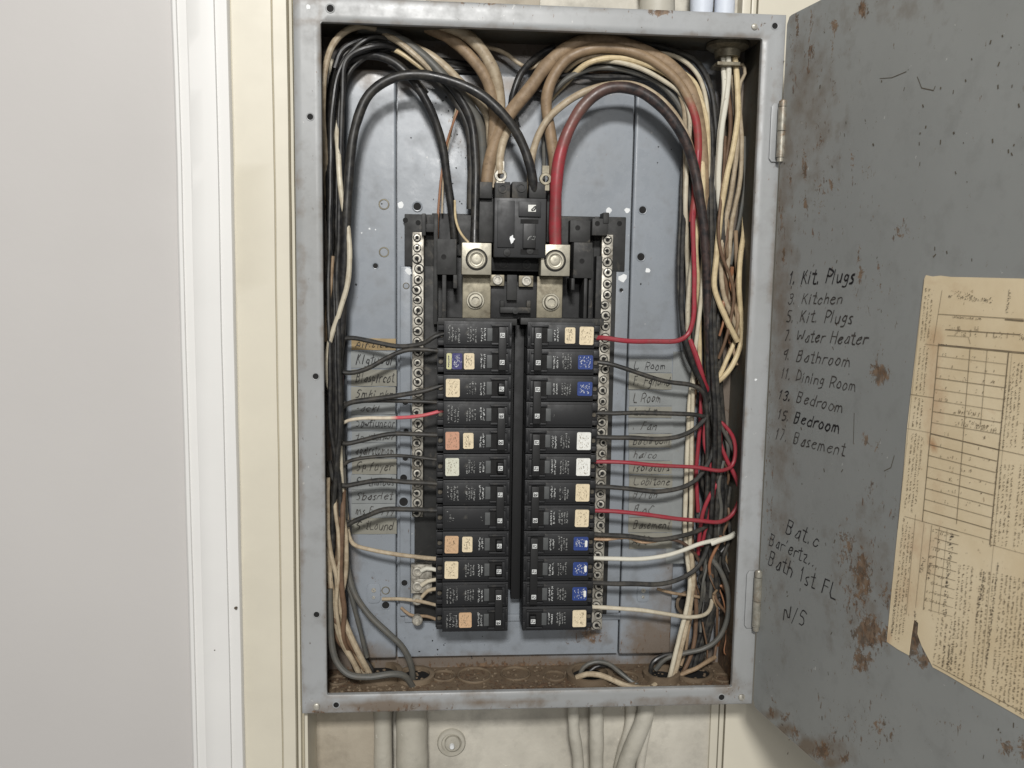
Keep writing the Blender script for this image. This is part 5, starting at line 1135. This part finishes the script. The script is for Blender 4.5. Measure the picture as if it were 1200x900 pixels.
# --- left horizontals
lw = [([(520, 391, .022), (510, 394, .02), (497, 402, .022), (470, 406, .024), (440, 401, .026), (412, 396, .028), (397, 399, .03), (390, 412, .034), (388, 440, .038)], 2.6, w_blackd, 'black wire at the top left breaker, uppermost'),
      ([(519, 412, .024), (500, 410, .022), (474, 411, .024), (452, 420, .026), (430, 432, .028), (410, 437, .03), (396, 434, .032), (388, 420, .034), (386, 390, .038)], 2.6, w_blackd, 'black wire sagging left from the top left breaker, second'),
      ([(519, 451, .022), (500, 457, .02), (470, 463, .022), (435, 468, .024), (410, 472, .026), (395, 482, .03), (388, 500, .034)], 2.8, w_blackd, 'black wire rising to the third left breaker row'),
      ([(517, 472, .030), (490, 470, .028), (460, 470, .030), (425, 470, .03), (402, 472, .03), (386, 462, .032), (380, 458, .036)], 2.2, w_blackd, 'thin dark wire just under the third left row wire'),
      ([(519, 481, .022), (500, 486, .02), (480, 489, .022), (455, 490, .026), (428, 490, .028), (408, 493, .032), (398, 498, .036)], 2.0, w_pink, 'wire fading from red to white at the fourth left row'),
      ([(517, 510, .024), (490, 509, .022), (455, 509, .024), (425, 516, .026), (404, 520, .028), (392, 517, .032), (387, 500, .036)], 2.7, w_blackd, 'black wire beside the orange sticker breaker'),
      ([(517, 539, .026), (490, 536, .026), (460, 534, .03), (430, 536, .03), (408, 541, .032), (394, 552, .036)], 2.0, w_blackd, 'thin grey wire at the pale greenish sticker row'),
      ([(517, 567, .024), (480, 565, .022), (445, 563, .024), (420, 567, .026), (402, 569, .028), (391, 562, .032), (386, 540, .036)], 2.8, w_blackd, 'black wire at the seventh left row'),
      ([(517, 598, .024), (480, 597, .022), (450, 597, .024), (430, 605, .026), (410, 614, .028), (398, 624, .03), (393, 650, .034)], 2.8, w_blackd, 'black wire at the eighth left row, dropping into the bundle'),
      ([(412, 612, .034), (398, 609, .032), (391, 596, .034), (388, 570, .038)], 2.6, w_blackd, 'short black wire curling near the eighth left row'),
      ([(513, 655, .026), (490, 653, .024), (460, 649, .024), (430, 643, .026), (414, 637, .03), (408, 622, .034), (405, 590, .038)], 2.4, w_tanl, 'white wire to the tan brown sticker breaker'),
      ([(511, 709, .034), (490, 704, .038), (468, 702, .044), (448, 702, .050)], 2.0, w_tanl, 'short pale wire out of a pan hole at lower left'),
      ([(512, 668, .036), (500, 666, .036), (494, 669, .038)], 2.4, w_bright, 'short white stub at the upper boxy ground terminal'),
      ([(512, 679, .036), (502, 681, .036), (494, 686, .038)], 2.4, w_white, 'short pale stub at the lower boxy ground terminal'),
      ([(512, 690, .036), (502, 692, .038), (494, 700, .040)], 2.2, w_tanl, 'short tan stub at the upper round ground terminal'),
      ([(512, 726, .04), (500, 722, .042), (480, 720, .046), (470, 712, .05)], 1.8, w_tan, 'thin tan wire below the round ground terminals')]
for pts, r, m, lab in lw: L(pts, r, m, lab, g='wires running to the left breakers')
